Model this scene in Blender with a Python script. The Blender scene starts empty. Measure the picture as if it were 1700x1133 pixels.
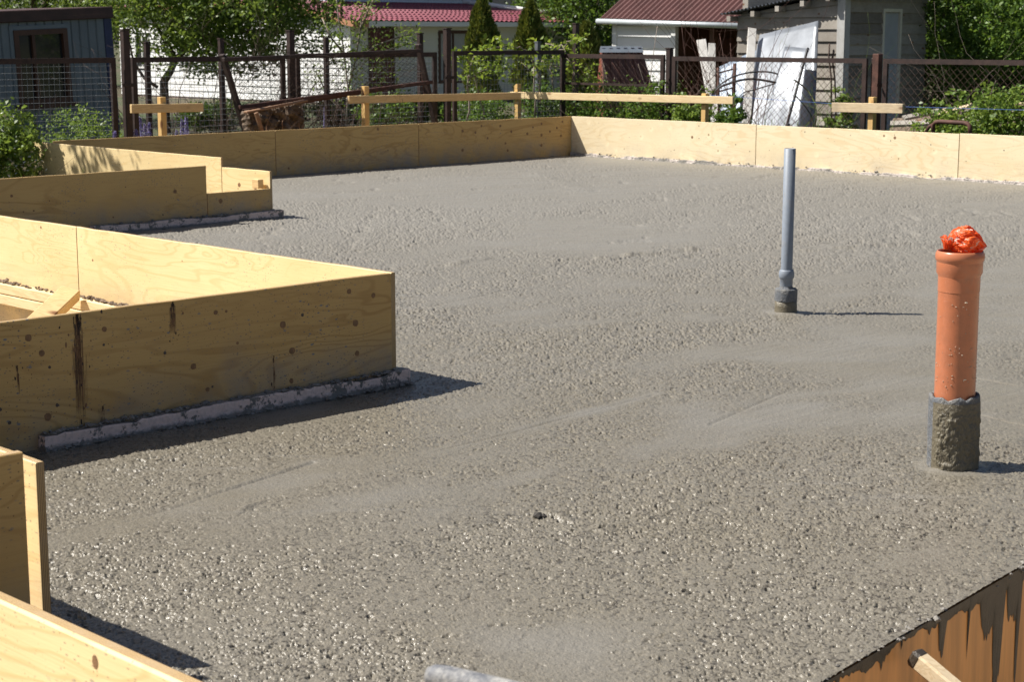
import bpy, bmesh, math, random
import numpy as np
from mathutils import Vector, Matrix, Euler

SC = bpy.context.scene
COL = SC.collection
R = math.radians
S2 = math.sqrt(0.5)

# ------------------------------------------------------------------ camera
F_PX, CX, CY, PITCH, CAM_H = 2870.0, 850.0, 566.5, R(10.047), 1.19
cd = bpy.data.cameras.new('camera')
cam = bpy.data.objects.new('camera', cd); COL.objects.link(cam)
cam.location = (0, 0, CAM_H)
cam.rotation_euler = (R(90) - PITCH, 0, 0)
cd.sensor_width = 22.3
cd.lens = 22.3 * F_PX / 1700.0
cd.clip_start, cd.clip_end = 0.05, 600.0
cd.dof.use_dof = True
cd.dof.focus_distance = 5.6
cd.dof.aperture_fstop = 9.0
SC.camera = cam

# ------------------------------------------------------------------ light
SUN_EL, SHADOW_AZ = R(51.5), R(95.0)          # azimuth the shadows point to, clockwise from +Y
to_sun = Vector((-math.sin(SHADOW_AZ) * math.cos(SUN_EL), -math.cos(SHADOW_AZ) * math.cos(SUN_EL), math.sin(SUN_EL)))
w = bpy.data.worlds.new('World'); SC.world = w; w.use_nodes = True
wn = w.node_tree; wn.nodes.clear()
sky = wn.nodes.new('ShaderNodeTexSky'); sky.sky_type = 'NISHITA'; sky.sun_disc = False
sky.sun_elevation = SUN_EL
sky.sun_rotation = math.atan2(to_sun.x, to_sun.y)
bg = wn.nodes.new('ShaderNodeBackground'); bg.inputs['Strength'].default_value = 0.05
sky.air_density = 0.8; sky.dust_density = 2.0
wo = wn.nodes.new('ShaderNodeOutputWorld')
wn.links.new(sky.outputs[0], bg.inputs[0]); wn.links.new(bg.outputs[0], wo.inputs[0])
sl = bpy.data.lights.new('sun', 'SUN'); sl.energy = 4.9; sl.angle = R(0.53); sl.color = (1.0, 0.955, 0.88)
so = bpy.data.objects.new('sun', sl); COL.objects.link(so)
so.rotation_euler = (-to_sun).to_track_quat('-Z', 'Y').to_euler()
so.location = (-20, 0, 30)
SC.view_settings.view_transform = 'Standard'; SC.view_settings.look = 'None'
SC.view_settings.exposure = 0.75; SC.view_settings.gamma = 1.0
SC.cycles.max_bounces = 6; SC.cycles.transparent_max_bounces = 8
SC.cycles.sample_clamp_indirect = 6.0

# ------------------------------------------------------------------ measuring helpers: a pixel of the photo -> a point in the place
def ray(x, y):
    u = (x - CX) / F_PX; v = (y - CY) / F_PX
    return Vector((u, math.cos(PITCH) - v * math.sin(PITCH), -math.sin(PITCH) - v * math.cos(PITCH)))
CAMP = Vector((0, 0, CAM_H))
def at_z(x, y, z=0.0):
    r = ray(x, y); return CAMP + r * ((z - CAM_H) / r.z)
def at_Y(x, y, Y):
    r = ray(x, y); return CAMP + r * (Y / r.y)
def at_a(x, y, a):
    r = ray(x, y); return CAMP + r * (a / ((r.x + r.y) * S2))
def at_b(x, y, b):
    r = ray(x, y); return CAMP + r * (b / ((r.y - r.x) * S2))
def ab(a, b, z=0.0): return Vector(((a - b) * S2, (a + b) * S2, z))
A_DIR, B_DIR = Vector((S2, S2, 0)), Vector((-S2, S2, 0))
GROUND = -0.65

# ------------------------------------------------------------------ materials
def mat(name):
    m = bpy.data.materials.new(name); m.use_nodes = True
    nt = m.node_tree; nt.nodes.clear()
    out = nt.nodes.new('ShaderNodeOutputMaterial')
    b = nt.nodes.new('ShaderNodeBsdfPrincipled')
    nt.links.new(b.outputs[0], out.inputs[0])
    return m, nt, b, out
class N:
    """small node-graph builder"""
    def __init__(s, nt): s.nt = nt
    def new(s, t, **k):
        n = s.nt.nodes.new(t)
        for a, v in k.items(): setattr(n, a, v)
        return n
    def put(s, sock, v):
        if hasattr(v, 'is_output') or isinstance(v, bpy.types.NodeSocket): s.nt.links.new(v, sock)
        else: sock.default_value = v
    def coord(s, which='Object'): return s.new('ShaderNodeTexCoord').outputs[which]
    def mapping(s, vec, scale=(1, 1, 1), loc=(0, 0, 0)):
        n = s.new('ShaderNodeMapping'); s.put(n.inputs['Vector'], vec); n.inputs['Scale'].default_value = scale
        s.put(n.inputs['Location'], loc); return n.outputs[0]
    def noise(s, vec, scale=5, detail=3, rough=0.5, dist=0.0, color=False):
        n = s.new('ShaderNodeTexNoise'); s.put(n.inputs['Vector'], vec)
        n.inputs['Scale'].default_value = scale; n.inputs['Detail'].default_value = detail
        n.inputs['Roughness'].default_value = rough; n.inputs['Distortion'].default_value = dist
        return n.outputs['Color' if color else 'Fac']
    def voro(s, vec, scale, feature='F1', out='Distance', rnd=1.0):
        n = s.new('ShaderNodeTexVoronoi', feature=feature); s.put(n.inputs['Vector'], vec)
        n.inputs['Scale'].default_value = scale; n.inputs['Randomness'].default_value = rnd
        return n.outputs[out]
    def math(s, op, a, b=0.0, c=None, clamp=False):
        n = s.new('ShaderNodeMath', operation=op, use_clamp=clamp); s.put(n.inputs[0], a); s.put(n.inputs[1], b)
        if c is not None: s.put(n.inputs[2], c)
        return n.outputs[0]
    def rng(s, v, a, b, c=0.0, d=1.0):
        n = s.new('ShaderNodeMapRange'); s.put(n.inputs['Value'], v)
        for k, q in zip(('From Min', 'From Max', 'To Min', 'To Max'), (a, b, c, d)): n.inputs[k].default_value = q
        return n.outputs[0]
    def mix(s, f, a, b, mode='MIX'):
        n = s.new('ShaderNodeMix', data_type='RGBA', blend_type=mode)
        s.put(n.inputs[0], f); s.put(n.inputs[6], c4(a)); s.put(n.inputs[7], c4(b)); return n.outputs[2]
    def ramp(s, f, stops):
        n = s.new('ShaderNodeValToRGB'); s.put(n.inputs[0], f)
        e = n.color_ramp.elements
        while len(e) > 1: e.remove(e[-1])
        e[0].position = stops[0][0]; e[0].color = c4(stops[0][1])
        for p, c in stops[1:]:
            q = e.new(p); q.color = c4(c)
        return n.outputs[0]
    def sep(s, v):
        n = s.new('ShaderNodeSeparateXYZ'); s.put(n.inputs[0], v); return n.outputs
    def bump(s, h, strength=0.3, dist=0.01, normal=None):
        n = s.new('ShaderNodeBump'); s.put(n.inputs['Height'], h); n.inputs['Strength'].default_value = strength
        n.inputs['Distance'].default_value = dist
        if normal is not None: s.put(n.inputs['Normal'], normal)
        return n.outputs[0]
    def objrand(s): return s.new('ShaderNodeObjectInfo').outputs['Random']
    def shifted(s, vec):
        """object coordinates moved by a random amount for each object, so no two repeat"""
        r = s.objrand(); cx = s.new('ShaderNodeCombineXYZ')
        s.put(cx.inputs[0], s.math('MULTIPLY', r, 37.0)); s.put(cx.inputs[1], 0.0); s.put(cx.inputs[2], s.math('MULTIPLY', r, 91.0))
        n = s.new('ShaderNodeVectorMath', operation='ADD'); s.put(n.inputs[0], vec); s.put(n.inputs[1], cx.outputs[0]); return n.outputs[0]
def c4(c):
    if isinstance(c, (tuple, list)) and len(c) == 3: return (c[0], c[1], c[2], 1.0)
    return c
def simple(name, col, rough=0.7, metal=0.0, var=0.25, scale=6.0, bump=0.15, bdist=0.004, spec=0.5, stretch=(1, 1, 1)):
    m, nt, b, out = mat(name); g = N(nt)
    v = g.mapping(g.shifted(g.coord()), stretch)
    n1 = g.noise(v, scale, 5, 0.6)
    dark = tuple(x * (1 - var) for x in col); lite = tuple(min(1, x * (1 + var)) for x in col)
    g.put(b.inputs['Base Color'], g.mix(g.rng(n1, 0.3, 0.7), dark, lite))
    b.inputs['Roughness'].default_value = rough; b.inputs['Metallic'].default_value = metal
    b.inputs['Specular IOR Level'].default_value = spec
    if bump: g.put(b.inputs['Normal'], g.bump(g.noise(v, scale * 7, 4, 0.6), bump, bdist))
    return m

def plywood(name, light=(0.80, 0.65, 0.37), dark=(0.62, 0.43, 0.19), dirt=0.55, knots=False):
    m, nt, b, out = mat(name); g = N(nt)
    oc = g.coord(); v = g.shifted(oc)
    field = g.noise(g.mapping(v, (0.55, 1, 2.6)), 1.7, 3, 0.5, 0.6)
    lines = g.math('SINE', g.math('MULTIPLY', field, 95.0))
    lines = g.rng(lines, 0.35, 1.0)
    where = g.rng(g.noise(g.mapping(v, (0.7, 1, 2)), 1.3, 2), 0.38, 0.58)
    fib = g.noise(g.mapping(v, (5, 60, 230)), 1.0, 3, 0.6)
    tone = g.noise(g.mapping(v, (0.8, 1, 1.5)), 2.2, 4, 0.55)
    c = g.mix(g.rng(tone, 0.28, 0.75), light, tuple(0.5 * (x + y) for x, y in zip(light, dark)))
    c = g.mix(g.math('MULTIPLY', g.math('MULTIPLY', lines, where), 0.75 if dirt > .8 else 0.5), c, dark)
    c = g.mix(g.math('MULTIPLY', g.rng(fib, 0.45, 0.75), 0.32), c, dark)
    if knots:
        kv = g.mapping(v, (1, 0, 1)); kd = g.voro(kv, 8.5); pick = g.math('GREATER_THAN', g.sep(g.voro(kv, 8.5, 'F1', 'Color'))[0], 0.52)
        off = g.voro(g.mapping(v, (1, 0, 1), (0.006, 0, 0.008)), 8.5)
        c = g.mix(g.math('MULTIPLY', g.math('MULTIPLY', g.rng(off, 0.30, 0.04), pick), 0.6), c, tuple(min(1, x * 1.22 + .02) for x in light))
        c = g.mix(g.math('MULTIPLY', g.math('MULTIPLY', g.rng(kd, 0.22, 0.05), pick), 0.5), c, dark)
        c = g.mix(g.math('MULTIPLY', g.math('MULTIPLY', g.rng(kd, 0.105, 0.06), pick), 0.85), c, (0.16, 0.085, 0.035))
    # cement: splashes scattered over the sheet and a grey film rising from the foot
    z = g.sep(oc)[2]
    foot = g.rng(z, 0.0, 0.2, 1.0, 0.0)
    fm = g.math('MULTIPLY', foot, g.rng(g.noise(v, 4.5, 5, 0.65), 0.36, 0.66))
    c = g.mix(g.math('MULTIPLY', fm, dirt), c, (0.27, 0.255, 0.24))
    for (sc_k, r0, r1, keep, colr, st) in ((34.0, 0.20, 0.12, 0.62, (0.20, 0.20, 0.20), (0.8, 0, 1.5)), (85.0, 0.26, 0.16, 0.55, (0.16, 0.15, 0.135), (0.7, 0, 1.6)), (120.0, 0.22, 0.14, 0.7, (0.10, 0.06, 0.035), (1, 0, 1))):
        kv = g.mapping(g.mapping(v, (1, 0, 1)), st); vd = g.voro(kv, sc_k); pk = g.math('GREATER_THAN', g.sep(g.voro(kv, sc_k, 'F1', 'Color'))[0], keep)
        gate = g.rng(g.noise(v, 2.6, 3), 0.36, 0.56)
        c = g.mix(g.math('MULTIPLY', g.math('MULTIPLY', g.math('MULTIPLY', g.rng(vd, r0, r1), pk), gate), dirt, clamp=True), c, colr)
    gm = g.math('MULTIPLY', g.rng(g.noise(g.mapping(v, (1, 0, 1.3)), 1.5, 6, 0.7), 0.54, 0.68), g.rng(z, 0.0, 0.28, 1.0, 0.15))
    c = g.mix(g.math('MULTIPLY', gm, dirt * 0.6), c, (0.25, 0.24, 0.235))
    # veneer layers on the cut edges
    ny = g.math('ABSOLUTE', g.sep(g.coord('Normal'))[1])
    y = g.sep(oc)[1]
    lay = g.math('SINE', g.math('MULTIPLY', y, 2 * math.pi / 0.0036))
    ec = g.mix(g.rng(lay, -0.2, 0.4), (0.56, 0.40, 0.20), (0.20, 0.12, 0.055))
    ec = g.mix(g.math('MULTIPLY', g.rng(g.noise(v, 20, 4), 0.4, 0.7), 0.35), ec, (0.45, 0.36, 0.26))
    c = g.mix(g.rng(ny, 0.5, 0.4), c, ec)
    g.put(b.inputs['Base Color'], c)
    b.inputs['Roughness'].default_value = 0.62; b.inputs['Specular IOR Level'].default_value = 0.25
    h = g.math('ADD', fib, g.math('MULTIPLY', lines, 0.3))
    g.put(b.inputs['Normal'], g.bump(h, 0.22, 0.002))
    return m

def timber(name, light=(0.68, 0.49, 0.25), dark=(0.47, 0.29, 0.12), wear=0.2, long='x', isl=False):
    m, nt, b, out = mat(name); g = N(nt)
    v = g.shifted(g.coord())
    st = {'x': (0.9, 14, 14), 'z': (14, 14, 0.9)}[long]
    n1 = g.noise(g.mapping(v, st), 2.4, 4, 0.6, 0.5)
    rings = g.rng(g.math('SINE', g.math('MULTIPLY', n1, 46.0)), -0.2, 1)
    c = g.mix(g.math('MULTIPLY', rings, 0.42), light, dark)
    kd = g.voro(g.mapping(v, (3.2, 7, 7) if long == 'x' else (7, 7, 3.2)), 1.0)
    c = g.mix(g.rng(kd, 0.16, 0.07), c, (0.2, 0.09, 0.035))
    c = g.mix(g.math('MULTIPLY', g.rng(g.noise(v, 5, 5, 0.7), 0.45, 0.75), wear), c, (0.2, 0.17, 0.14))
    if isl:
        c = g.mix(1.0, c, g.ramp(g.new('ShaderNodeNewGeometry').outputs['Random Per Island'], [(0, (0.52, 0.49, 0.46)), (0.5, (0.85, 0.82, 0.78)), (1, (1.1, 1.08, 1.05))]), 'MULTIPLY')
    g.put(b.inputs['Base Color'], c); b.inputs['Roughness'].default_value = 0.7
    b.inputs['Specular IOR Level'].default_value = 0.25
    g.put(b.inputs['Normal'], g.bump(n1, 0.3, 0.003))
    return m

def leaf_mat(name, c0, c1, c2, trans=0.35, rough=0.45):
    m, nt, b, out = mat(name); g = N(nt)
    rnd = g.new('ShaderNodeNewGeometry').outputs['Random Per Island']
    c = g.ramp(rnd, [(0.0, c0), (0.55, c1), (1.0, c2)])
    big = g.noise(g.coord(), 1.6, 2)
    c = g.mix(g.rng(big, 0.35, 0.7, 0.0, 0.45), c, c0)
    g.put(b.inputs['Base Color'], c); b.inputs['Roughness'].default_value = rough
    b.inputs['Specular IOR Level'].default_value = 0.35
    t = g.new('ShaderNodeBsdfTranslucent'); g.put(t.inputs['Color'], g.mix(0.5, c, (c2[0] * 1.3, c2[1] * 1.3, c2[2] * 0.7)))
    mx = g.new('ShaderNodeMixShader'); mx.inputs[0].default_value = trans
    nt.links.new(b.outputs[0], mx.inputs[1]); nt.links.new(t.outputs[0], mx.inputs[2]); nt.links.new(mx.outputs[0], out.inputs[0])
    return m

def concrete_mat():
    m, nt, b, out = mat('wet_concrete'); g = N(nt)
    v = g.coord()
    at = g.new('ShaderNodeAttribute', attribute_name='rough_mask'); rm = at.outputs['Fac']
    n1 = g.noise(v, 0.7, 5, 0.6); n2 = g.noise(v, 9, 5, 0.65); n3 = g.noise(v, 120, 3, 0.6)
    c = g.mix(g.rng(n1, 0.3, 0.7), (0.188, 0.171, 0.139), (0.175, 0.155, 0.117))
    c = g.mix(g.rng(n2, 0.35, 0.75, 0, 0.55), c, (0.140, 0.124, 0.098))
    c = g.mix(g.math('MULTIPLY', g.rng(g.noise(v, 75, 3, 0.65), 0.55, 0.62, 0, 0.9), g.rng(rm, 0.1, 0.6)), c, (0.055, 0.047, 0.036))  # dark pores: paints in the shade of pits too fine to model
    # laitance: a paler, smoother film where the bleed water stood
    smooth = g.math('MULTIPLY', g.rng(rm, 0.45, 0.1), g.rng(g.noise(g.mapping(v, (0.5, 1.6, 1)), 1.8, 4, 0.6), 0.4, 0.6))
    c = g.mix(g.math('MULTIPLY', smooth, 0.35), c, (0.225, 0.217, 0.202))
    scr = g.rng(g.noise(g.mapping(v, (0.35, 5.0, 1)), 2.0, 4, 0.6), 0.62, 0.72)
    c = g.mix(g.math('MULTIPLY', scr, 0.18), c, (0.26, 0.25, 0.235))
    c = g.mix(g.math('MULTIPLY', g.new('ShaderNodeAttribute', attribute_name='grit').outputs['Fac'], 0.62), c, (0.200, 0.190, 0.170))
    g.put(b.inputs['Base Color'], c)
    r = g.math('ADD', g.rng(n2, 0.3, 0.7, 0.17, 0.34), g.math('ADD', g.math('MULTIPLY', g.rng(n3, 0.35, 0.7), 0.14), g.math('MULTIPLY', g.new('ShaderNodeAttribute', attribute_name='grit').outputs['Fac'], 0.22)))
    g.put(b.inputs['Roughness'], r); b.inputs['Specular IOR Level'].default_value = 0.5
    b1 = g.bump(g.noise(v, 55, 4, 0.6), 0.45, 0.008)
    b2 = g.bump(g.noise(v, 210, 2, 0.6), 0.5, 0.004, b1)
    g.put(b.inputs['Normal'], b2)
    return m

def crust_mat(name, base, over=(0.155, 0.145, 0.13), lo=0.42, hi=0.56, scale=14.0, rough=0.75, bs=0.6, foot=0.0):
    m, nt, b, out = mat(name); g = N(nt)
    v = g.shifted(g.coord())
    n1 = g.noise(v, scale, 5, 0.7); n2 = g.noise(v, scale * 6, 4, 0.65)
    k = g.rng(g.math('ADD', n1, g.math('MULTIPLY', g.math('SUBTRACT', n2, 0.5), 0.35)), lo, hi)
    if foot:
        k = g.math('ADD', k, g.math('MULTIPLY', g.rng(g.sep(g.coord('Normal'))[2], 0.35, 0.8), 0.8), clamp=True)
        k = g.math('ADD', k, g.math('MULTIPLY', g.rng(g.math('ADD', g.sep(g.coord())[2], g.math('MULTIPLY', g.math('SUBTRACT', n1, 0.5), 0.05)), foot, foot * 0.4), 0.95), clamp=True)
    c = g.mix(k, base, over)
    c = g.mix(g.rng(n2, 0.4, 0.8, 0, 0.35), c, tuple(x * 0.5 for x in over))
    g.put(b.inputs['Base Color'], c); b.inputs['Roughness'].default_value = rough
    g.put(b.inputs['Normal'], g.bump(g.math('ADD', n2, k), bs, 0.006))
    return m

M = {}
M['ply'] = plywood('plywood_birch')
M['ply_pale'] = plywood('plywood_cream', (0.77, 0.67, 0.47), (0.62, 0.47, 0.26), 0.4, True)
M['ply_dirty_shade'] = plywood('plywood_used_shaded', (0.60, 0.395, 0.155), (0.41, 0.245, 0.085), 1.0)  # used, cement-dirty ply; shade also put into its darker, yellower base colour
M['ply_film'] = simple('shuttering_ply_brown', (0.62, 0.29, 0.085), 0.5, var=0.3, scale=3, bump=0.1, stretch=(6, 6, 0.6))
M['plug'] = simple('knot_plug', (0.22, 0.12, 0.055), 0.7, var=0.35, scale=60, bump=0.2)
M['nail'] = simple('nail_head', (0.07, 0.05, 0.04), 0.5, var=0.3, scale=80, bump=0)
M['stain'] = simple('bitumen_stain', (0.035, 0.018, 0.012), 0.55, var=0.5, scale=60, bump=0.2)
M['stain_brown'] = simple('rusty_run', (0.18, 0.09, 0.04), 0.6, var=0.4, scale=60, bump=0.1)
M['mud'] = simple('cement_slurry', (0.042, 0.033, 0.024), 0.5, var=0.4, scale=30, bump=0.4)
M['timber'] = timber('pine_timber')
M['timber_z'] = timber('pine_timber_upright', (0.66, 0.43, 0.17), long='z')
M['timber_pale'] = timber('pine_timber_pale', (0.74, 0.58, 0.34), (0.52, 0.34, 0.15), 0.12)
M['timber_dirty'] = timber('pine_timber_grey', (0.62, 0.50, 0.33), (0.42, 0.29, 0.15), 0.5)
M['plank_white'] = timber('old_painted_plank', (0.66, 0.64, 0.60), (0.45, 0.43, 0.40), 0.35, long='z')
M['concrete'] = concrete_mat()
M['pole_grey'] = crust_mat('weathered_painted_pole', (0.36, 0.35, 0.33), (0.13, 0.135, 0.15), 0.42, 0.62, 26, 0.6, 0.2)
M['crumb'] = simple('dry_concrete_crumbs', (0.21, 0.195, 0.175), 0.9, var=0.3, scale=20, bump=0.5)
M['crumb_pale'] = simple('dry_cement_spots', (0.42, 0.34, 0.26), 0.9, var=0.3, scale=40, bump=0.3)
M['clod'] = simple('dark_clod', (0.035, 0.03, 0.025), 0.8, var=0.4, scale=30, bump=0.5)
M['foam'] = crust_mat('pink_foam_with_cement', (0.78, 0.60, 0.53), (0.19, 0.175, 0.155), 0.52, 0.57, 15, 0.75, 0.4, 0.019)
M['foam_clean'] = crust_mat('pale_pink_foam_with_cement', (0.52, 0.46, 0.42), (0.21, 0.20, 0.18), 0.47, 0.58, 9)
M['soil'] = simple('soil_crumbs', (0.155, 0.112, 0.080), 0.95, var=0.55, scale=25, bump=0.6)
M['root_wood'] = timber('old_orange_board', (0.27, 0.15, 0.085), (0.16, 0.08, 0.04), 0.5)
M['rust'] = simple('rusty_painted_steel', (0.034, 0.018, 0.0145), 0.62, 0.15, var=0.5, scale=14, bump=0.3)
M['rust_red'] = simple('rusty_red_steel', (0.085, 0.036, 0.025), 0.75, 0.1, var=0.5, scale=14, bump=0.3)
M['steel_grey'] = simple('grey_steel', (0.13, 0.14, 0.155), 0.55, 0.3, var=0.3, scale=10)
M['wire'] = simple('galvanised_wire', (0.26, 0.28, 0.30), 0.5, 0.4, var=0.2, scale=8, bump=0)
M['wire_rust'] = simple('rusty_wire', (0.075, 0.045, 0.033), 0.7, 0.2, var=0.4, scale=8, bump=0)
M['pvc_grey'] = crust_mat('grey_pvc', (0.205, 0.237, 0.285), (0.27, 0.27, 0.27), 0.55, 0.80, 9, 0.52, 0.06)
M['pvc_orange'] = crust_mat('orange_pvc', (0.47, 0.163, 0.078), (0.45, 0.20, 0.12), 0.60, 0.80, 6, 0.30, 0.03)
M['sleeve'] = crust_mat('grey_foam_sleeve', (0.115, 0.125, 0.14), (0.20, 0.195, 0.185), 0.42, 0.6, 22, 0.8)
M['sleeve_mud'] = crust_mat('cement_crust', (0.140, 0.120, 0.080), (0.19, 0.18, 0.165), 0.6, 0.8, 18, 0.45)
M['string'] = simple('blue_string', (0.05, 0.12, 0.35), 0.7, var=0.1, bump=0)
M['white_paint'] = simple('white_paint', (0.78, 0.78, 0.76), 0.5, var=0.06, scale=3, bump=0.05)
M['siding'] = simple('white_siding', (0.80, 0.80, 0.79), 0.5, var=0.05, scale=1.5, bump=0.05)
M['siding_cream'] = simple('cream_siding', (0.70, 0.67, 0.58), 0.5, var=0.06, scale=1.5, bump=0.05)
M['trim_blue'] = simple('pale_blue_trim', (0.62, 0.68, 0.78), 0.5, var=0.06, bump=0)
M['fascia'] = simple('orange_brown_fascia', (0.42, 0.20, 0.11), 0.6, var=0.2, scale=3)
M['roof_pink'] = simple('crimson_metal_tile', (0.20, 0.042, 0.062), 0.45, 0.0, var=0.14, scale=2, bump=0.05)
M['roof_brown'] = simple('brown_corrugated_roof', (0.10, 0.042, 0.037), 0.5, 0.0, var=0.22, scale=2.2, bump=0.1)
M['door_red'] = simple('dark_red_door', (0.10, 0.018, 0.014), 0.5, var=0.2, scale=4)
M['frame_brown'] = simple('brown_window_frame', (0.075, 0.032, 0.018), 0.55, var=0.25, scale=6)
M['porch_brown'] = simple('brown_porch_boards', (0.085, 0.035, 0.016), 0.65, var=0.3, scale=4, stretch=(6, 6, 0.5))
M['cabin_blue'] = simple('blue_grey_profiled_steel', (0.150, 0.182, 0.208), 0.5, 0.0, var=0.12, scale=2, bump=0.05)
M['cabin_navy'] = simple('navy_corner_trim', (0.022, 0.035, 0.10), 0.5, var=0.2, bump=0.05)
M['cabin_brown'] = simple('brown_roof_edge', (0.055, 0.026, 0.022), 0.55, var=0.3, bump=0.1)
M['board_grey'] = timber('weathered_boards', (0.40, 0.38, 0.35), (0.225, 0.205, 0.18), 0.5, isl=True)
M['post_grey'] = timber('weathered_post', (0.48, 0.48, 0.47), (0.33, 0.32, 0.30), 0.3, long='z')
M['door_grey'] = simple('pale_grey_door', (0.40, 0.43, 0.47), 0.6, var=0.12, scale=3)
M['galv'] = simple('galvanised_sheet', (0.205, 0.222, 0.248), 0.40, 0.3, var=0.38, scale=1.6, bump=0.15, bdist=0.01)
M['galv_blue'] = simple('pale_blue_sheet', (0.20, 0.245, 0.31), 0.5, 0.15, var=0.16, scale=2.6, bump=0.12, bdist=0.01)
M['hose'] = simple('black_hose', (0.018, 0.018, 0.02), 0.45, var=0.2, bump=0)
M['well_red'] = simple('red_brown_boards', (0.20, 0.055, 0.03), 0.65, var=0.35, scale=4, stretch=(4, 4, 0.6))
M['well_dark'] = simple('dark_red_brown_slats', (0.115, 0.042, 0.032), 0.7, var=0.4, scale=6, stretch=(4, 4, 0.7), bump=0.3)
M['cap_grey'] = simple('zinc_ridge_cap', (0.50, 0.54, 0.56), 0.45, 0.3, var=0.12, bump=0.05)
M['rubble'] = simple('rubble_plinth', (0.42, 0.32, 0.27), 0.9, var=0.5, scale=4, bump=0.7, bdist=0.03)
M['dark'] = simple('dark_interior', (0.012, 0.011, 0.010), 0.9, var=0.2, bump=0)
M['curtain'] = simple('curtain_behind_glass', (0.42, 0.42, 0.40), 0.8, var=0.2, scale=12, stretch=(8, 8, 0.4), bump=0)
M['cement_wall'] = simple('grey_rendered_wall', (0.34, 0.32, 0.31), 0.85, var=0.12, scale=2)
M['ac'] = simple('air_conditioner_white', (0.62, 0.62, 0.62), 0.5, var=0.05, bump=0)
M['bark'] = simple('bark', (0.085, 0.06, 0.042), 0.9, var=0.45, scale=9, bump=0.8, bdist=0.02, stretch=(3, 3, 0.7))
M['twig'] = simple('grey_twig', (0.22, 0.18, 0.145), 0.85, var=0.35, scale=9, bump=0.3)
M['twig_dark'] = simple('brown_twig', (0.075, 0.048, 0.036), 0.85, var=0.35, scale=9, bump=0.3)
M['leaf_apple'] = leaf_mat('apple_leaf', (0.045, 0.090, 0.013), (0.13, 0.205, 0.035), (0.27, 0.35, 0.085), 0.35)
M['leaf_dark'] = leaf_mat('dark_leaf', (0.014, 0.036, 0.007), (0.045, 0.092, 0.014), (0.14, 0.21, 0.04), 0.28)
M['leaf_mid'] = leaf_mat('mid_leaf', (0.04, 0.085, 0.014), (0.085, 0.16, 0.026), (0.18, 0.27, 0.055), 0.35)
M['leaf_bush'] = leaf_mat('bush_leaf', (0.06, 0.115, 0.018), (0.14, 0.22, 0.04), (0.28, 0.37, 0.09), 0.35)
M['leaf_vine'] = leaf_mat('vine_leaf', (0.10, 0.17, 0.02), (0.20, 0.29, 0.04), (0.32, 0.39, 0.08), 0.45)
M['thuja'] = leaf_mat('thuja_spray', (0.035, 0.07, 0.012), (0.10, 0.15, 0.025), (0.22, 0.21, 0.045), 0.2, 0.6)
M['grass'] = leaf_mat('grass_blade', (0.04, 0.085, 0.012), (0.09, 0.16, 0.025), (0.19, 0.23, 0.06), 0.3)
M['flower_white'] = simple('white_blossom', (0.72, 0.73, 0.66), 0.7, var=0.1, bump=0)
M['flower_violet'] = leaf_mat('violet_petal', (0.13, 0.10, 0.34), (0.26, 0.22, 0.52), (0.44, 0.40, 0.68), 0.3)
def glass_mat():
    m, nt, b, out = mat('window_glass'); b.inputs['Base Color'].default_value = (0.02, 0.022, 0.025, 1)
    b.inputs['Roughness'].default_value = 0.05; b.inputs['Specular IOR Level'].default_value = 0.7
    return m
M['glass'] = glass_mat()
def bag_mat():
    m, nt, b, out = mat('orange_plastic_bag'); g = N(nt)
    v = g.coord(); n1 = g.noise(v, 30, 3, 0.6, 1.5)
    streak = g.rng(g.noise(g.mapping(v, (14, 40, 60)), 1.0, 2, 0.5, 1.0), 0.60, 0.63)  # pale streaks painted in as highlights and scraps of print
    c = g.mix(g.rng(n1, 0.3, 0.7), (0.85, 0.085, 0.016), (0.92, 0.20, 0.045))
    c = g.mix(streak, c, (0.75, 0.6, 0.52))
    g.put(b.inputs['Base Color'], c); b.inputs['Roughness'].default_value = 0.25
    g.put(b.inputs['Normal'], g.bump(g.noise(v, 60, 3, 0.6, 2.0), 0.5, 0.006))
    t = g.new('ShaderNodeBsdfTranslucent'); g.put(t.inputs['Color'], c)
    mx = g.new('ShaderNodeMixShader'); mx.inputs[0].default_value = 0.35
    nt.links.new(b.outputs[0], mx.inputs[1]); nt.links.new(t.outputs[0], mx.inputs[2]); nt.links.new(mx.outputs[0], out.inputs[0])
    return m
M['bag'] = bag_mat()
def ground_mat():
    m, nt, b, out = mat('garden_ground'); g = N(nt); v = g.coord()
    n1 = g.noise(v, 0.5, 5, 0.6); n2 = g.noise(v, 14, 5, 0.7)
    c = g.mix(g.rng(n1, 0.4, 0.6), (0.05, 0.075, 0.02), (0.10, 0.075, 0.045))
    c = g.mix(g.rng(n2, 0.35, 0.7, 0, 0.6), c, (0.03, 0.04, 0.015))
    g.put(b.inputs['Base Color'], c); b.inputs['Roughness'].default_value = 0.95
    g.put(b.inputs['Normal'], g.bump(n2, 0.8, 0.05)); return m
M['ground'] = ground_mat()
M['sand'] = simple('bounce_sand', (0.42, 0.335, 0.23), 0.95, var=0.3, scale=3, bump=0.6, bdist=0.03)

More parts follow.
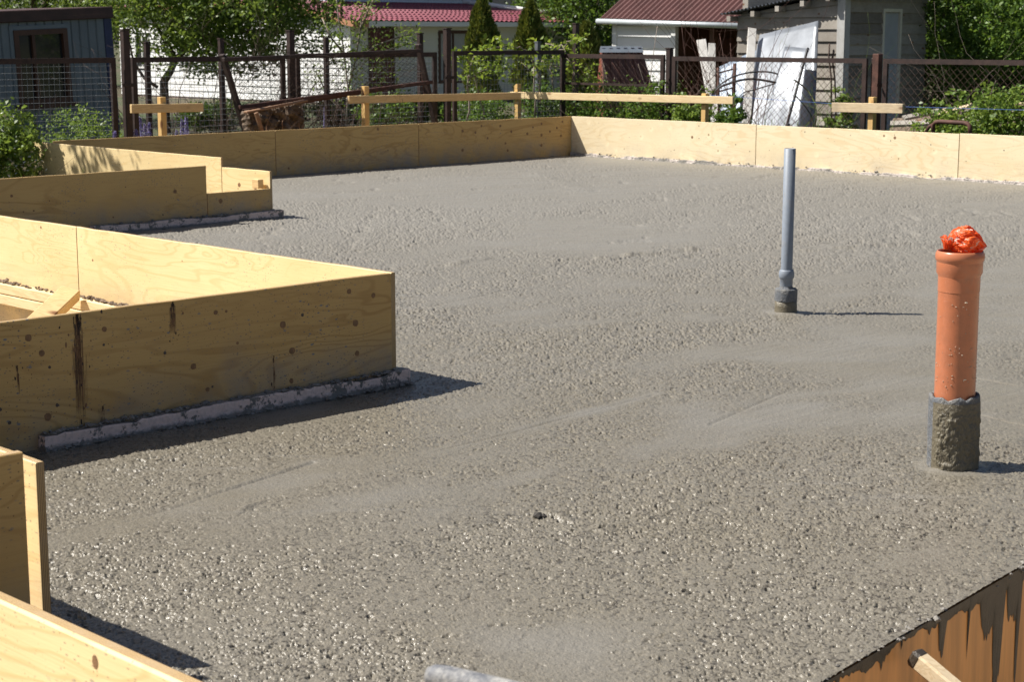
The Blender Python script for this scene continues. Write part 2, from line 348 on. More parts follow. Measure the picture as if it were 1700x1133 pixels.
# ------------------------------------------------------------------ mesh helpers
def tag(o, label=None, cat=None, group=None, kind=None):
    if label: o['label'] = label
    if cat: o['category'] = cat
    if group: o['group'] = group
    if kind: o['kind'] = kind
    return o
def empty(name, loc, rz=0.0, rot=None):
    o = bpy.data.objects.new(name, None); COL.objects.link(o)
    o.location = loc; o.rotation_euler = rot if rot else (0, 0, rz); o.empty_display_size = 0.2
    o.matrix_basis = Matrix.Translation(loc) @ (Euler(rot).to_matrix().to_4x4() if rot else Matrix.Rotation(rz, 4, 'Z'))
    return o
class MB:
    """collects shapes (in the coordinates of the parent, or world when it has none); build() links ONE mesh object"""
    def __init__(s): s.v = []; s.f = []; s.m = []; s.sm = []
    def add(s, vs, fs, mi=0, smooth=False, X=None):
        o = len(s.v)
        s.v += [tuple(X @ Vector(p)) if X else tuple(p) for p in vs]
        s.f += [tuple(i + o for i in f) for f in fs]; s.m += [mi] * len(fs); s.sm += [smooth] * len(fs); return s
    def box(s, c, d, rot=None, mi=0, taper=1.0):
        x, y, z = d[0] / 2, d[1] / 2, d[2] / 2; t = taper
        vs = [(-x, -y, -z), (x, -y, -z), (x, y, -z), (-x, y, -z), (-x * t, -y * t, z), (x * t, -y * t, z), (x * t, y * t, z), (-x * t, y * t, z)]
        X = Matrix.Translation(c)
        if rot is not None: X = X @ (rot.to_4x4() if isinstance(rot, Matrix) else Euler(rot).to_matrix().to_4x4())
        return s.add(vs, [(0, 3, 2, 1), (4, 5, 6, 7), (0, 1, 5, 4), (1, 2, 6, 5), (2, 3, 7, 6), (3, 0, 4, 7)], mi, False, X)
    def span(s, x0, x1, y0, y1, z0, z1, mi=0):
        return s.box(((x0 + x1) / 2, (y0 + y1) / 2, (z0 + z1) / 2), (abs(x1 - x0), abs(y1 - y0), abs(z1 - z0)), None, mi)
    def bar(s, p, q, wid, thick, up=(0, 0, 1), mi=0):
        """rectangular bar from p to q: wid along 'up'-ish, thick across"""
        p, q = Vector(p), Vector(q); d = q - p; L = d.length; x = d.normalized()
        y = Vector(up).cross(x)
        if y.length < 1e-4: y = Vector((0, 1, 0)).cross(x)
        y.normalize(); z = x.cross(y)
        rot = Matrix((x, y, z)).transposed()
        return s.box((p + q) / 2, (L, thick, wid), rot, mi)
    def tube(s, pts, rad, n=8, mi=0, cap=True):
        pts = [Vector(p) for p in pts]; rs = rad if isinstance(rad, (list, tuple)) else [rad] * len(pts)
        vs, fs = [], []; prev = None
        for i, p in enumerate(pts):
            d = (pts[min(i + 1, len(pts) - 1)] - pts[max(i - 1, 0)]).normalized()
            if prev is None: prev = d.orthogonal().normalized()
            u = (prev - d * prev.dot(d))
            u = u.normalized() if u.length > 1e-5 else d.orthogonal().normalized()
            prev = u; v = d.cross(u)
            for k in range(n):
                a = 2 * math.pi * k / n; vs.append(p + (u * math.cos(a) + v * math.sin(a)) * rs[i])
        for i in range(len(pts) - 1):
            for k in range(n):
                k2 = (k + 1) % n; fs.append((i * n + k, i * n + k2, (i + 1) * n + k2, (i + 1) * n + k))
        if cap: fs.append(tuple(range(n - 1, -1, -1))); fs.append(tuple(range((len(pts) - 1) * n, len(pts) * n)))
        return s.add(vs, fs, mi, n > 4)
    def lathe(s, prof, c, n=32, mi=0, jit=None):
        vs, fs = [], []
        for i, (r, z) in enumerate(prof):
            for k in range(n):
                a = 2 * math.pi * k / n; dr, dz = jit(i, a) if jit else (0, 0)
                vs.append((c[0] + (r + dr) * math.cos(a), c[1] + (r + dr) * math.sin(a), c[2] + z + dz))
        for i in range(len(prof) - 1):
            for k in range(n):
                k2 = (k + 1) % n; fs.append((i * n + k, i * n + k2, (i + 1) * n + k2, (i + 1) * n + k))
        return s.add(vs, fs, mi, True)
    def prism(s, pts, depth, X=None, mi=0):
        """2-d outline in x,z pushed along +y by depth"""
        n = len(pts); vs = [(x, 0, z) for x, z in pts] + [(x, depth, z) for x, z in pts]
        fs = [tuple(range(n)), tuple(range(2 * n - 1, n - 1, -1))] + [(i, i + n, (i + 1) % n + n, (i + 1) % n) for i in range(n)]
        return s.add(vs, fs, mi, False, X)
    def build(s, name, mats, parent=None, loc=None, rz=0.0, bevel=0.0, fix=True):
        me = bpy.data.meshes.new(name); me.from_pydata(s.v, [], s.f)
        mats = mats if isinstance(mats, (list, tuple)) else [mats]
        for m in mats: me.materials.append(m)
        me.polygons.foreach_set('material_index', s.m); me.polygons.foreach_set('use_smooth', s.sm)
        if fix or bevel:
            b = bmesh.new(); b.from_mesh(me)
            bmesh.ops.recalc_face_normals(b, faces=b.faces)
            if bevel: bmesh.ops.bevel(b, geom=[e for e in b.edges if e.calc_face_angle(0) > 0.5 and not e.smooth is False], offset=bevel, segments=1, affect='EDGES', clamp_overlap=True)
            b.to_mesh(me); b.free()
        me.update()
        o = bpy.data.objects.new(name, me); COL.objects.link(o)
        if parent is not None: o.parent = parent
        if loc is not None: o.location = loc
        o.rotation_euler = (0, 0, rz); return o
def child_copy(o, parent):
    c = o.copy(); COL.objects.link(c); c.parent = parent
    for k in o.children: child_copy(k, c)
    return c
def copy_thing(o, loc, rz=0.0, scale=1.0, label=None):
    c = o.copy(); COL.objects.link(c); c.location = loc; c.rotation_euler = (0, 0, rz); c.scale = (scale,) * 3
    if label: c['label'] = label
    for k in list(o.children): child_copy(k, c)
    return c
def raw_mesh(name, V, Q, mats, parent=None, loc=None, midx=None, smooth=None):
    """fast mesh from numpy arrays of vertices and quads"""
    me = bpy.data.meshes.new(name); nv, nf = len(V), len(Q); k = Q.shape[1]
    me.vertices.add(nv); me.vertices.foreach_set('co', np.ascontiguousarray(V, dtype=np.float32).ravel())
    me.loops.add(nf * k); me.loops.foreach_set('vertex_index', np.ascontiguousarray(Q, dtype=np.int32).ravel())
    me.polygons.add(nf); me.polygons.foreach_set('loop_start', np.arange(0, nf * k, k, dtype=np.int32))
    for m in (mats if isinstance(mats, (list, tuple)) else [mats]): me.materials.append(m)
    if midx is not None: me.polygons.foreach_set('material_index', np.asarray(midx, dtype=np.int32))
    me.update(calc_edges=True)
    if smooth is not None: me.polygons.foreach_set('use_smooth', np.full(nf, smooth, dtype=bool))
    o = bpy.data.objects.new(name, me); COL.objects.link(o)
    if parent is not None: o.parent = parent
    if loc is not None: o.location = loc
    return o
def leaf_quads(C, size, rng, up=0.35, aspect=0.55, fold=0.22):
    """one folded rhombic leaf at every centre"""
    n = len(C)
    nrm = rng.normal(size=(n, 3)); nrm[:, 2] += up * 2; nrm /= np.linalg.norm(nrm, axis=1)[:, None] + 1e-9
    t = rng.normal(size=(n, 3)); t -= nrm * (t * nrm).sum(1)[:, None]; t /= np.linalg.norm(t, axis=1)[:, None] + 1e-9
    b = np.cross(nrm, t); L = size * rng.uniform(0.6, 1.25, n)[:, None]
    V = np.stack([C - t * L * .5, C + b * L * aspect * .5 + nrm * L * fold * .5, C + t * L * .5 - nrm * L * 0.1, C - b * L * aspect * .5 + nrm * L * fold * .5], 1).reshape(-1, 3)
    return V, np.arange(n * 4).reshape(-1, 4)
def rocks(mb, spots, rng, mi=0):
    for (x, y, z, r) in spots:
        sx, sy, sz = r * rng.uniform(.7, 1.3), r * rng.uniform(.7, 1.3), r * rng.uniform(.5, .9)
        a = rng.uniform(0, 6.28); vs = []
        for (px, py, pz) in ((1, 0, 0), (-1, 0, 0), (0, 1, 0), (0, -1, 0), (0, 0, 1), (0, 0, -1), (.6, .6, .5), (-.6, .6, .5), (.6, -.6, .5), (-.6, -.6, .5)):
            k = rng.uniform(.75, 1.2); qx, qy = px * math.cos(a) - py * math.sin(a), px * math.sin(a) + py * math.cos(a)
            vs.append((x + qx * sx * k, y + qy * sy * k, z + pz * sz * k))
        mb.add(vs, [(0, 2, 6), (6, 2, 4), (0, 6, 8), (6, 4, 8), (8, 4, 3), (0, 8, 3), (1, 7, 2), (7, 4, 2), (1, 9, 7), (9, 4, 7), (9, 3, 4), (1, 3, 9), (0, 5, 2), (2, 5, 1), (1, 5, 3), (3, 5, 0)], mi)

# ------------------------------------------------------------------ ground
gb = MB()
gn = [-300, -80, -30, -12, -4, 4, 12, 30, 80, 300]
gv = [(x, y + 60, GROUND - (0.0 if y < -20 else 0.0)) for y in gn for x in gn]
gf = [(j * 10 + i, j * 10 + i + 1, (j + 1) * 10 + i + 1, (j + 1) * 10 + i) for j in range(9) for i in range(9)]
gb.add(gv, gf); tag(gb.build('ground', M['ground'], fix=False), kind='structure')

sd = MB(); sv = [ab(a_, b_, GROUND + .004) for a_, b_ in ((-7, -9), (12.6, -9), (12.6, 11.7), (-7, 11.7))]
sd.add(sv, [(0, 1, 2, 3)]); tag(sd.build('added_bounce_sand', M['sand'], fix=False), kind='structure')  # sand sheet added to bounce light onto the brown shuttering
# ------------------------------------------------------------------ fresh concrete slab: real relief
W1_B, W2_A = 11.90, 12.74
P2_A, P3_B, P4_A, P5_B, P6B_A, P6_B, P7_A = 6.93, 9.16, 3.865, 4.43, 1.615, 2.86, 1.172
P8_P, P8_D = Vector((0.585, 3.066, 0)), Vector((0.629, 0.777, 0)).normalized()
P8_N = Vector((P8_D.y, -P8_D.x, 0))
_n7 = None
def p8_hit_a(a):
    t = (a - (P8_P.x + P8_P.y) * S2) / ((P8_D.x + P8_D.y) * S2); return P8_P + P8_D * t
# corner of the panel line a = P7_A with the edge line of the brown shuttering
NEAR = p8_hit_a(P7_A) if abs((P8_D.x + P8_D.y)) > 1e-6 else P8_P
FAR8 = P8_P + P8_D * 10.5
OUT = [ab(W2_A, W1_B), ab(P2_A, W1_B), ab(P2_A, P3_B), ab(P4_A, P3_B), ab(P4_A, P5_B), ab(P6B_A, P5_B), ab(P6B_A, P6_B), ab(P7_A, P6_B), NEAR, FAR8, ab(W2_A, 3.2)]
POLY = np.array([(p.x, p.y) for p in OUT])

def hsh(ix, iy, seed):
    h = (ix.astype(np.int64) * 374761393 + iy.astype(np.int64) * 668265263 + seed * 974634777) & 0xFFFFFFFF
    h = ((h ^ (h >> 13)) * 1274126177) & 0xFFFFFFFF
    return ((h ^ (h >> 16)) & 0xFFFFFF).astype(np.float32) / np.float32(0xFFFFFF)
def vn(x, y, seed):
    ix, iy = np.floor(x), np.floor(y); fx, fy = x - ix, y - iy
    fx = fx * fx * (3 - 2 * fx); fy = fy * fy * (3 - 2 * fy)
    a = hsh(ix, iy, seed); b = hsh(ix + 1, iy, seed); c = hsh(ix, iy + 1, seed); d = hsh(ix + 1, iy + 1, seed)
    return a + (b - a) * fx + (c - a) * fy + (a - b - c + d) * fx * fy - 0.5
def fbm(x, y, seed, o=4, g=0.55):
    t = np.zeros_like(x); k = 1.0
    for i in range(o): t += vn(x, y, seed + i * 17) * k; x, y, k = x * 2.03 + 3.1, y * 2.03 - 1.7, k * g
    return t
def cells(x, y, size, seed, dens, pw=0.5):
    X, Y = x / size, y / size; ix, iy = np.floor(X), np.floor(Y); best = np.zeros_like(x)
    for dx in (-1, 0, 1):
        for dy in (-1, 0, 1):
            jx, jy = ix + dx, iy + dy
            px = jx + 0.15 + 0.7 * hsh(jx, jy, seed); py = jy + 0.15 + 0.7 * hsh(jx, jy, seed + 5)
            r = 0.24 + 0.42 * hsh(jx, jy, seed + 9) ** 2
            th = hsh(jx, jy, seed + 13) * 3.14; ct, st = np.cos(th), np.sin(th)
            ux, uy = X - px, Y - py
            d2 = ((ux * ct + uy * st) ** 2 + ((-ux * st + uy * ct) * 1.45) ** 2) / (r * r)
            h = np.maximum(0, 1 - d2) ** pw * r * (hsh(jx, jy, seed + 21) < dens)
            best = np.maximum(best, h)
    return best * size
def seg_d(x, y, p, q):
    d = (q[0] - p[0], q[1] - p[1]); L2 = d[0] ** 2 + d[1] ** 2
    t = np.clip(((x - p[0]) * d[0] + (y - p[1]) * d[1]) / L2, 0, 1)
    return np.hypot(x - p[0] - t * d[0], y - p[1] - t * d[1])
def inside(x, y, P):
    r = np.zeros(x.shape, bool); n = len(P)
    for i in range(n):
        x0, y0 = P[i]; x1, y1 = P[(i + 1) % n]
        if y0 == y1: continue
        c = ((y0 > y) != (y1 > y)) & (x < (x1 - x0) * (y - y0) / (y1 - y0) + x0); r ^= c
    return r

def build_slab():
    ang = np.concatenate([np.arange(-27, -17.6, 0.11), np.arange(-17.6, 17.6, 0.029), np.arange(17.6, 34, 0.11)])
    rr = [1.6]
    while rr[-1] < 19.0:
        r = rr[-1]; rr.append(r + max(0.0032, r * r / 2057 * 0.55) if r > 2.9 else r + 0.012)
    rr = np.array(rr); T, Rr = np.meshgrid(np.radians(ang), rr)
    x = (np.sin(T) * Rr); y = (np.cos(T) * Rr)
    nr, na = x.shape
    xf, yf = x.ravel(), y.ravel()
    cx = 0.25 * (x[:-1, :-1] + x[1:, :-1] + x[:-1, 1:] + x[1:, 1:]); cy = 0.25 * (y[:-1, :-1] + y[1:, :-1] + y[:-1, 1:] + y[1:, 1:])
    keep = inside(cx, cy, POLY)
    idx = np.arange(nr * na).reshape(nr, na)
    Q = np.stack([idx[:-1, :-1], idx[:-1, 1:], idx[1:, 1:], idx[1:, :-1]], -1)[keep]
    Q = Q[:, ::-1]
    used = np.unique(Q); remap = np.full(nr * na, -1); remap[used] = np.arange(len(used)); Q = remap[Q]
    X, Y = xf[used].astype(np.float64), yf[used].astype(np.float64)
    out = ~inside(X, Y, POLY); ox, oy = X[out], Y[out]; bd = np.full(ox.shape, 1e9); bx, by = ox.copy(), oy.copy()
    for i in range(len(POLY)):
        p, q = POLY[i], POLY[(i + 1) % len(POLY)]; d = q - p
        t = np.clip(((ox - p[0]) * d[0] + (oy - p[1]) * d[1]) / (d @ d), 0, 1)
        qx, qy = p[0] + t * d[0], p[1] + t * d[1]; dd = np.hypot(ox - qx, oy - qy); m = dd < bd
        bd[m] = dd[m]; bx[m] = qx[m]; by[m] = qy[m]
    X[out], Y[out] = bx, by
    a, b = (X + Y) * S2, (Y - X) * S2
    # where it lies rough and where the rake smoothed it
    m = 0.60 + 0.85 * fbm(a * 0.55 + 3, b * 0.9, 7, 4) + 0.70 * fbm(a * 2.1, b * 3.5, 31, 3)
    far = np.clip((np.hypot(X, Y) - 9) / 6, 0, 1); m -= 0.28 * far
    def px(u, v): q = at_z(u, v); return (q.x, q.y)
    for p, q, wd, k in ((px(60, 915), px(480, 800), .07, -.55), (px(720, 752), px(1090, 655), .035, -.5), (px(1180, 590), px(1330, 600), .15, -.35), (px(470, 330), px(850, 345), .3, -.25),
                        (px(1560, 800), px(1700, 850), .14, -.4), (px(1080, 520), px(1260, 540), .12, -.35), (px(130, 905), px(420, 1080), .2, .2), (px(985, 440), px(1260, 412), .22, .5), (px(660, 520), px(500, 440), .3, .35), (px(1300, 660), px(1480, 645), .04, -.45)):
        m += k * np.exp(-(seg_d(X, Y, p, q) / wd) ** 2)
    m = np.clip(m, 0.06, 1.15)
    h = 0.010 * fbm(a * 0.8, b * 0.8, 91, 3) + 0.0055 * fbm(a * 5, b * 8, 53, 3) * (0.4 + m)
    h += 0.0032 * m * fbm(X * 34, Y * 34, 71, 3)
    h += 0.0022 * (0.25 + m) * fbm(X * 95, Y * 95, 87, 2)
    mm = np.minimum(m, 1.0); dist = np.hypot(X, Y); mid = np.clip((dist - 5.0) / 2.0, 0, 1); m13 = np.clip(m * 1.3, 0, 1)
    h += 0.45 * mm * cells(X, Y, 0.0115, 3, 0.02 + 0.09 * mm) + 0.60 * mm * cells(X, Y, 0.0068, 41, 0.10 + 0.22 * mm)
    h += 0.40 * mm * cells(X + 7, Y + 3, 0.018, 203, 0.025 * mm)
    # torn pits where the rake dragged stones: long across the pull
    h -= 1.25 * m13 * cells(a + 5, b * 0.8, 0.0098, 77, 0.04 + 0.30 * mm)
    h -= 1.20 * m13 * cells(a * 0.75 - 2, b * 1.1, 0.0066, 57, 0.10 + 0.34 * mm)
    h -= 1.10 * m13 * cells(a * 0.7 + 9, b + 2, 0.0150, 93, 0.02 + 0.06 * mm)
    h += 0.55 * cells(X + 3, Y + 9, 0.0052, 101, 0.22)
    h += 0.50 * mid * mm * cells(X - 4, Y + 2, 0.0165, 181, 0.08 + 0.22 * mm)
    h -= 1.10 * mid * m13 * cells(a * 0.9 + 1, b + 4, 0.0165, 171, 0.08 + 0.34 * mm)
    far2 = np.clip((dist - 7.5) / 3.0, 0, 1); q_ = 0.7 * X - 0.2 * Y
    h -= 0.030 * far2 * np.clip(fbm(X * 7.5, Y * 3.2, 241, 4) - 0.42 + 0.12 * m, 0, 0.5)
    h += 0.0035 * far2 * m * np.clip(fbm(X * 40, Y * 16, 251, 3), -0.3, 0.6)
    h += 0.35 * mid * mm * cells(X - 4, Y + 2, 0.016, 181, 0.08 + 0.22 * mm)
    # fine drag lines left by the rule where it is smooth
    h += 0.0016 * np.clip(1.1 - m, 0, 1) * fbm(a * 1.6 + 0.6 * b, b * 55, 231, 2)
    # straight scratches of the levelling rule
    for p, q, wd in ((px(725, 750), px(1085, 658), .007), (px(1600, 628), px(1720, 648), .006), (px(1330, 412), px(1560, 374), .012), (px(1390, 655), px(1440, 660), .006), (px(1620, 690), px(1720, 712), .005), (px(215, 868), px(520, 770), .008), (px(1180, 706), px(1330, 640), .008), (px(560, 545), px(905, 470), .012)):
        h -= 0.0045 * np.exp(-(seg_d(X, Y, p, q) / wd) ** 2) * np.clip(0.7 + 1.5 * vn(a * 4, b * 4, 9), 0, 1.3)
    # paste heaped and smoothed by hand round the pipes
    for q_, r_, ht in (((at_z(1304, 520).x, at_z(1304, 520).y), .052, .004), ((at_z(1580, 778).x, at_z(1580, 778).y), .074, .005)):
        dd = np.hypot(X - q_[0], Y - q_[1]); k = np.exp(-(np.maximum(dd - r_, 0) / .05) ** 2)
        h = h * (1 - .75 * k) + ht * np.exp(-(np.maximum(dd - r_, 0) / .022) ** 2) * (1 + .8 * vn(X * 30, Y * 30, 5)); m = m * (1 - .8 * k)
    # raked-up ridges of loose mix
    for p, q, wd, ht in ((px(1000, 432), px(1110, 415), .05, .022), (px(1110, 415), px(1260, 414), .04, .018), (px(1640, 400), px(1720, 402), .06, .02), (px(1330, 418), px(1560, 405), .05, .012), (px(330, 880), px(480, 815), .010, .004), (px(870, 285), px(970, 318), .10, .008),
                         (px(905, 855), px(1000, 880), .02, .008), (px(690, 455), px(800, 430), .05, .012)):
        rag = np.clip(0.6 + 1.7 * fbm(X * 11, Y * 11, 133, 3), 0, 1.6)
        h += ht * rag * np.exp(-(seg_d(X, Y, p, q) / wd) ** 2)
    # float marks left at the far side
    h += 0.0035 * far * fbm(a * 3.0, b * 14, 211, 3)
    e8 = np.abs((X - P8_P.x) * P8_N.x + (Y - P8_P.y) * P8_N.y)
    k = np.clip(e8 / 0.05, 0, 1); h = h * (0.3 + 0.7 * k) + 0.004
    edge = (bd < 1e-6)
    V = np.stack([X, Y, h], 1)
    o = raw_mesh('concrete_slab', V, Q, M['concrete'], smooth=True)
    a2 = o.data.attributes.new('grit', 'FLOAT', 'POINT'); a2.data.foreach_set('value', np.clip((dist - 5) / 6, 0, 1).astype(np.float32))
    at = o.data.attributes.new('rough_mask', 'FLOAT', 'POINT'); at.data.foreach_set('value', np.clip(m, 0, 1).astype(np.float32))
    tag(o, kind='structure')
    return o
build_slab()

# ------------------------------------------------------------------ plywood shuttering
PT = 0.018
rngp = random.Random(5)
def disc(mb, u, v, r, y, sgn, mi):
    n = 9; ph = rngp.uniform(0, 6)
    ring = [(u + r * rngp.uniform(.85, 1.1) * math.cos(ph + 6.283 * k / n), y + sgn * 0.0009, v + r * rngp.uniform(.85, 1.1) * math.sin(ph + 6.283 * k / n)) for k in range(n)]
    rim = [(p[0], y - sgn * 0.001, p[2]) for p in ring]
    f = [tuple(range(n))] + [(k, (k + 1) % n, n + (k + 1) % n, n + k) for k in range(n)]
    mb.add(ring + rim, f, mi)
def panel(label, axis, c0, c1, plane, top, y0=0.0, y1=PT, m='ply', plugs=(), face=-1, z0=-0.6, streaks=(), tilt=0.0, seed=0, nplug=0, nnail=0, lip=None):
    """one sheet: local x along the wall, y through the sheet, z up. axis 'A' or 'B'; plane = the other coordinate"""
    base, rz, dr = (ab(c0, plane), R(45), 1) if axis == 'A' else (ab(plane, c0), R(135), 1)
    L = c1 - c0; mb = MB(); rg = random.Random(seed)
    # the top edge is a little nicked and not quite straight
    n = max(4, int(L / 0.12)); sag = [rg.uniform(-0.0015, 0.0015) for _ in range(n + 1)]
    vs, fs = [], []
    for i in range(n + 1):
        x = 0.001 + (L - 0.002) * i / n
        t = top + sag[i] + tilt * (x / L)
        c = 0.0022
        vs += [(x, y0, z0), (x, y0, t - c), (x, y0 + c, t), (x, y1 - c, t), (x, y1, t - c), (x, y1, z0)]
    for i in range(n):
        for k in range(5): fs.append((i * 6 + k, i * 6 + k + 1, (i + 1) * 6 + k + 1, (i + 1) * 6 + k))
        fs.append((i * 6 + 5, i * 6, (i + 1) * 6, (i + 1) * 6 + 5))
    fs.append(tuple(range(6))); fs.append(tuple(range(n * 6 + 5, n * 6 - 1, -1)))
    mb.add(vs, fs, 0)
    yy = y0 if face < 0 else y1
    pl = list(plugs)
    for _ in range(nplug): pl.append((rg.uniform(.08, L - .08), rg.uniform(.05, top - .03), rg.uniform(.009, .015)))
    for (u, v, r) in pl: disc(mb, u, v, r, yy, face, 1)
    for _ in range(nnail): disc(mb, rg.uniform(.05, L - .05), rg.uniform(.05, top - .02), rg.uniform(.0025, .006), yy, face, rg.choice((1, 2)))
    for (u, v0, v1, wd, k) in streaks:                      # tarry runs: many thin ragged threads
        for q in range(k):
            blk = q < k * .24
            uu = u + rg.gauss(0, wd * (.38 if blk else .5)); a0 = v1 if blk else v1 - rg.uniform(0, .45) * (v1 - v0)
            a0 -= abs(rg.gauss(0, .12)) * (v1 - v0) * (abs(uu - u) / wd); a1 = a0 - (v1 - v0) * (rg.uniform(.04, .2) if blk else rg.uniform(.08, .55)); a1 = max(v0, a1)
            hw = rg.uniform(.0012, .0034) if blk else rg.uniform(.0003, .0012); pts = []; ns = 7
            for t_ in range(ns):
                zz = a0 + (a1 - a0) * t_ / (ns - 1); pts.append((uu + rg.uniform(-.0006, .0006), zz, hw * rg.uniform(.3, 1.25) * (1 - .7 * t_ / (ns - 1))))
            V = [(q_[0] - q_[2], yy + face * (.0009 if blk else .0006), q_[1]) for q_ in pts] + [(q_[0] + q_[2], yy + face * (.0009 if blk else .0006), q_[1]) for q_ in pts]
            mb.add(V, [(t_, t_ + 1, ns + t_ + 1, ns + t_) for t_ in range(ns - 1)], 3 if (blk and rg.random() < .7) or rg.random() < .05 else 4)
        for q in range(k // 7):                              # drops spattered round the run
            uu, vv, r_ = u + rg.gauss(0, wd * 1.6), rg.uniform(v0, v1), rg.uniform(.0008, .0035); e_ = rg.uniform(1, 2.6)
            mb.add([(uu + r_ * rg.uniform(.7, 1.2) * math.cos(t_), yy + face * .0007, vv + e_ * r_ * rg.uniform(.7, 1.2) * math.sin(t_)) for t_ in np.linspace(0, 5.5, 8)], [tuple(range(8))], rg.choice((3, 4)))
    o = mb.build('plywood_sheet', [M[m], M['plug'], M['nail'], M['stain'], M['stain_brown']], None, base, rz)
    tag(o, label, 'formwork panel', 'plywood formwork panels round the slab')
    return o
H = 0.39
# far left wall (shade side seen), three and a bit sheets
panel('shaded plywood panel of the far left wall, partly hidden behind the dappled panel', 'A', P2_A + .002, 9.045, W1_B, H + .0, m='ply_dirty_shade', seed=1, nplug=1, nnail=8)
panel('middle shaded plywood panel of the far left wall, below the short trestle post', 'A', 9.05, 10.685, W1_B, H, m='ply_dirty_shade', seed=2, nplug=3, nnail=9)
panel('shaded plywood panel running into the far corner, dotted with many round knots', 'A', 10.69, W2_A, W1_B, H, m='ply_dirty_shade', seed=3,
      plugs=[(.55, .30, .016), (.55, .12, .017), (.80, .34, .012), (.88, .22, .012), (1.05, .33, .014), (1.12, .16, .013), (1.15, .09, .014), (1.20, .27, .015), (1.42, .24, .015), (1.5, .30, .011), (1.62, .33, .014), (1.62, .22, .016), (1.62, .12, .016), (1.74, .25, .013), (1.84, .28, .013), (1.9, .2, .015), (1.92, .34, .013), (.72, .28, .013)], nnail=3)
# far right wall (sunlit)
panel('sunlit plywood panel right of the far corner with the triangular shadow', 'B', 9.605, W1_B, W2_A, H, -PT, 0, 'ply_pale', seed=4, nnail=12, face=1, nplug=1)
panel('long sunlit plywood panel of the far right wall behind the grey pipe', 'B', 7.525, 9.6, W2_A, H - .004, -PT, 0, 'ply_pale', seed=5, nnail=26, face=1, nplug=1)
panel('sunlit plywood panel at the right edge of the photo, far right wall', 'B', 5.6, 7.52, W2_A, H + .002, -PT, 0, 'ply_pale', seed=6, nnail=8, face=1, nplug=1)
# far notch
panel('plywood panel with dappled tree shadow, its left end beside the green bush', 'B', 9.70, 12.2, P2_A, .372, 0, PT, 'ply', seed=7, nnail=8, face=1, nplug=1)
panel('low sunlit plywood offcut closing the far notch at its corner', 'B', P3_B + .0, 9.695, P2_A, .308, 0, PT, 'ply', seed=8, nnail=4, face=1, plugs=[(.34, .2, .016), (.16, .18, .014)])
panel('tall shaded plywood panel at the front of the far notch', 'A', P4_A + .3, 6.41, P3_B, .372, 0, PT, 'ply_dirty_shade', seed=9, nplug=6, nnail=16)
panel('low shaded plywood offcut at the front corner of the far notch', 'A', 6.414, P2_A - PT - .001, P3_B, .195, 0, PT, 'ply_dirty_shade', seed=10, plugs=[(.1, .14, .016)], nnail=2)
# near notch
panel('broad sunlit plywood panel forming the right half of the near box back', 'B', P5_B, 6.452, P4_A, H, 0, PT, 'ply', seed=11, nnail=4, face=1)
panel('sunlit plywood panel at the left edge behind the timber brace', 'B', 6.456, P3_B + PT, P4_A, H, 0, PT, 'ply', seed=12, nnail=7, face=1)
panel('large shaded plywood panel in front with two black tar runs', 'A', P6B_A + .2, P4_A - PT - .001, P5_B, H, 0, PT, 'ply_dirty_shade', seed=13, nnail=14,
      plugs=[(u - (P6B_A + .2), v, r) for (u, v, r) in (
          (2.25, .28, .013), (2.28, .155, .015), (2.35, .11, .011), (2.47, .335, .011), (2.51, .285, .010), (2.52, .095, .012), (2.72, .33, .009), (3.03, .175, .011), (3.08, .095, .008), (3.12, .335, .008),
          (3.38, .265, .012), (3.415, .175, .012), (3.41, .075, .009), (3.66, .345, .010), (3.685, .235, .013), (3.69, .13, .010), (3.765, .32, .009))],
      streaks=[(2.63 - (P6B_A + .2), .03, .386, .017, 150), (2.96 - (P6B_A + .2), .26, .386, .012, 60), (2.43 - (P6B_A + .2), .16, .26, .006, 22), (3.34 - (P6B_A + .2), .05, .17, .003, 14), (2.70 - (P6B_A + .2), .02, .1, .012, 20)])
# nearest step at the left edge
panel('plywood panel whose layered end grain stands by the dark near panel', 'B', P6_B, P5_B, P6B_A, .40, 0, PT, 'ply', seed=14, nnail=3, face=1)
panel('dark plywood panel at the lower left edge, standing higher than its neighbour', 'A', .6, 1.556, P6_B - .03, .432, 0, .021, 'ply_dirty_shade', seed=15, nnail=6)
# the foreground board: thicker sawn board with a knot
fb = MB(); Lf = 2.3
fb.span(0, Lf, 0, .026, -.6, .40)
fo = fb.build('formwork_board', M['ply'], None, ab(P7_A, (NEAR.y - NEAR.x) * S2 - .35), R(135), bevel=.004)
tag(fo, 'blurred pale board with a knot across the lower left corner', 'formwork board', 'plywood formwork panels round the slab')
kb = MB(); disc(kb, 0, 0, .010, 0, 1, 0); q = at_a(158, 1100, P7_A - .0262)
u0 = ((q.y - q.x) * S2) - ((NEAR.y - NEAR.x) * S2 - .35)
kb2 = MB(); kb2.add([(math.cos(t) * .007 + u0, .0266, q.z + math.sin(t) * .010) for t in np.linspace(0, 6.0, 10)], [tuple(range(10))])
kb2.build('knot', M['plug'], fo, fix=False)
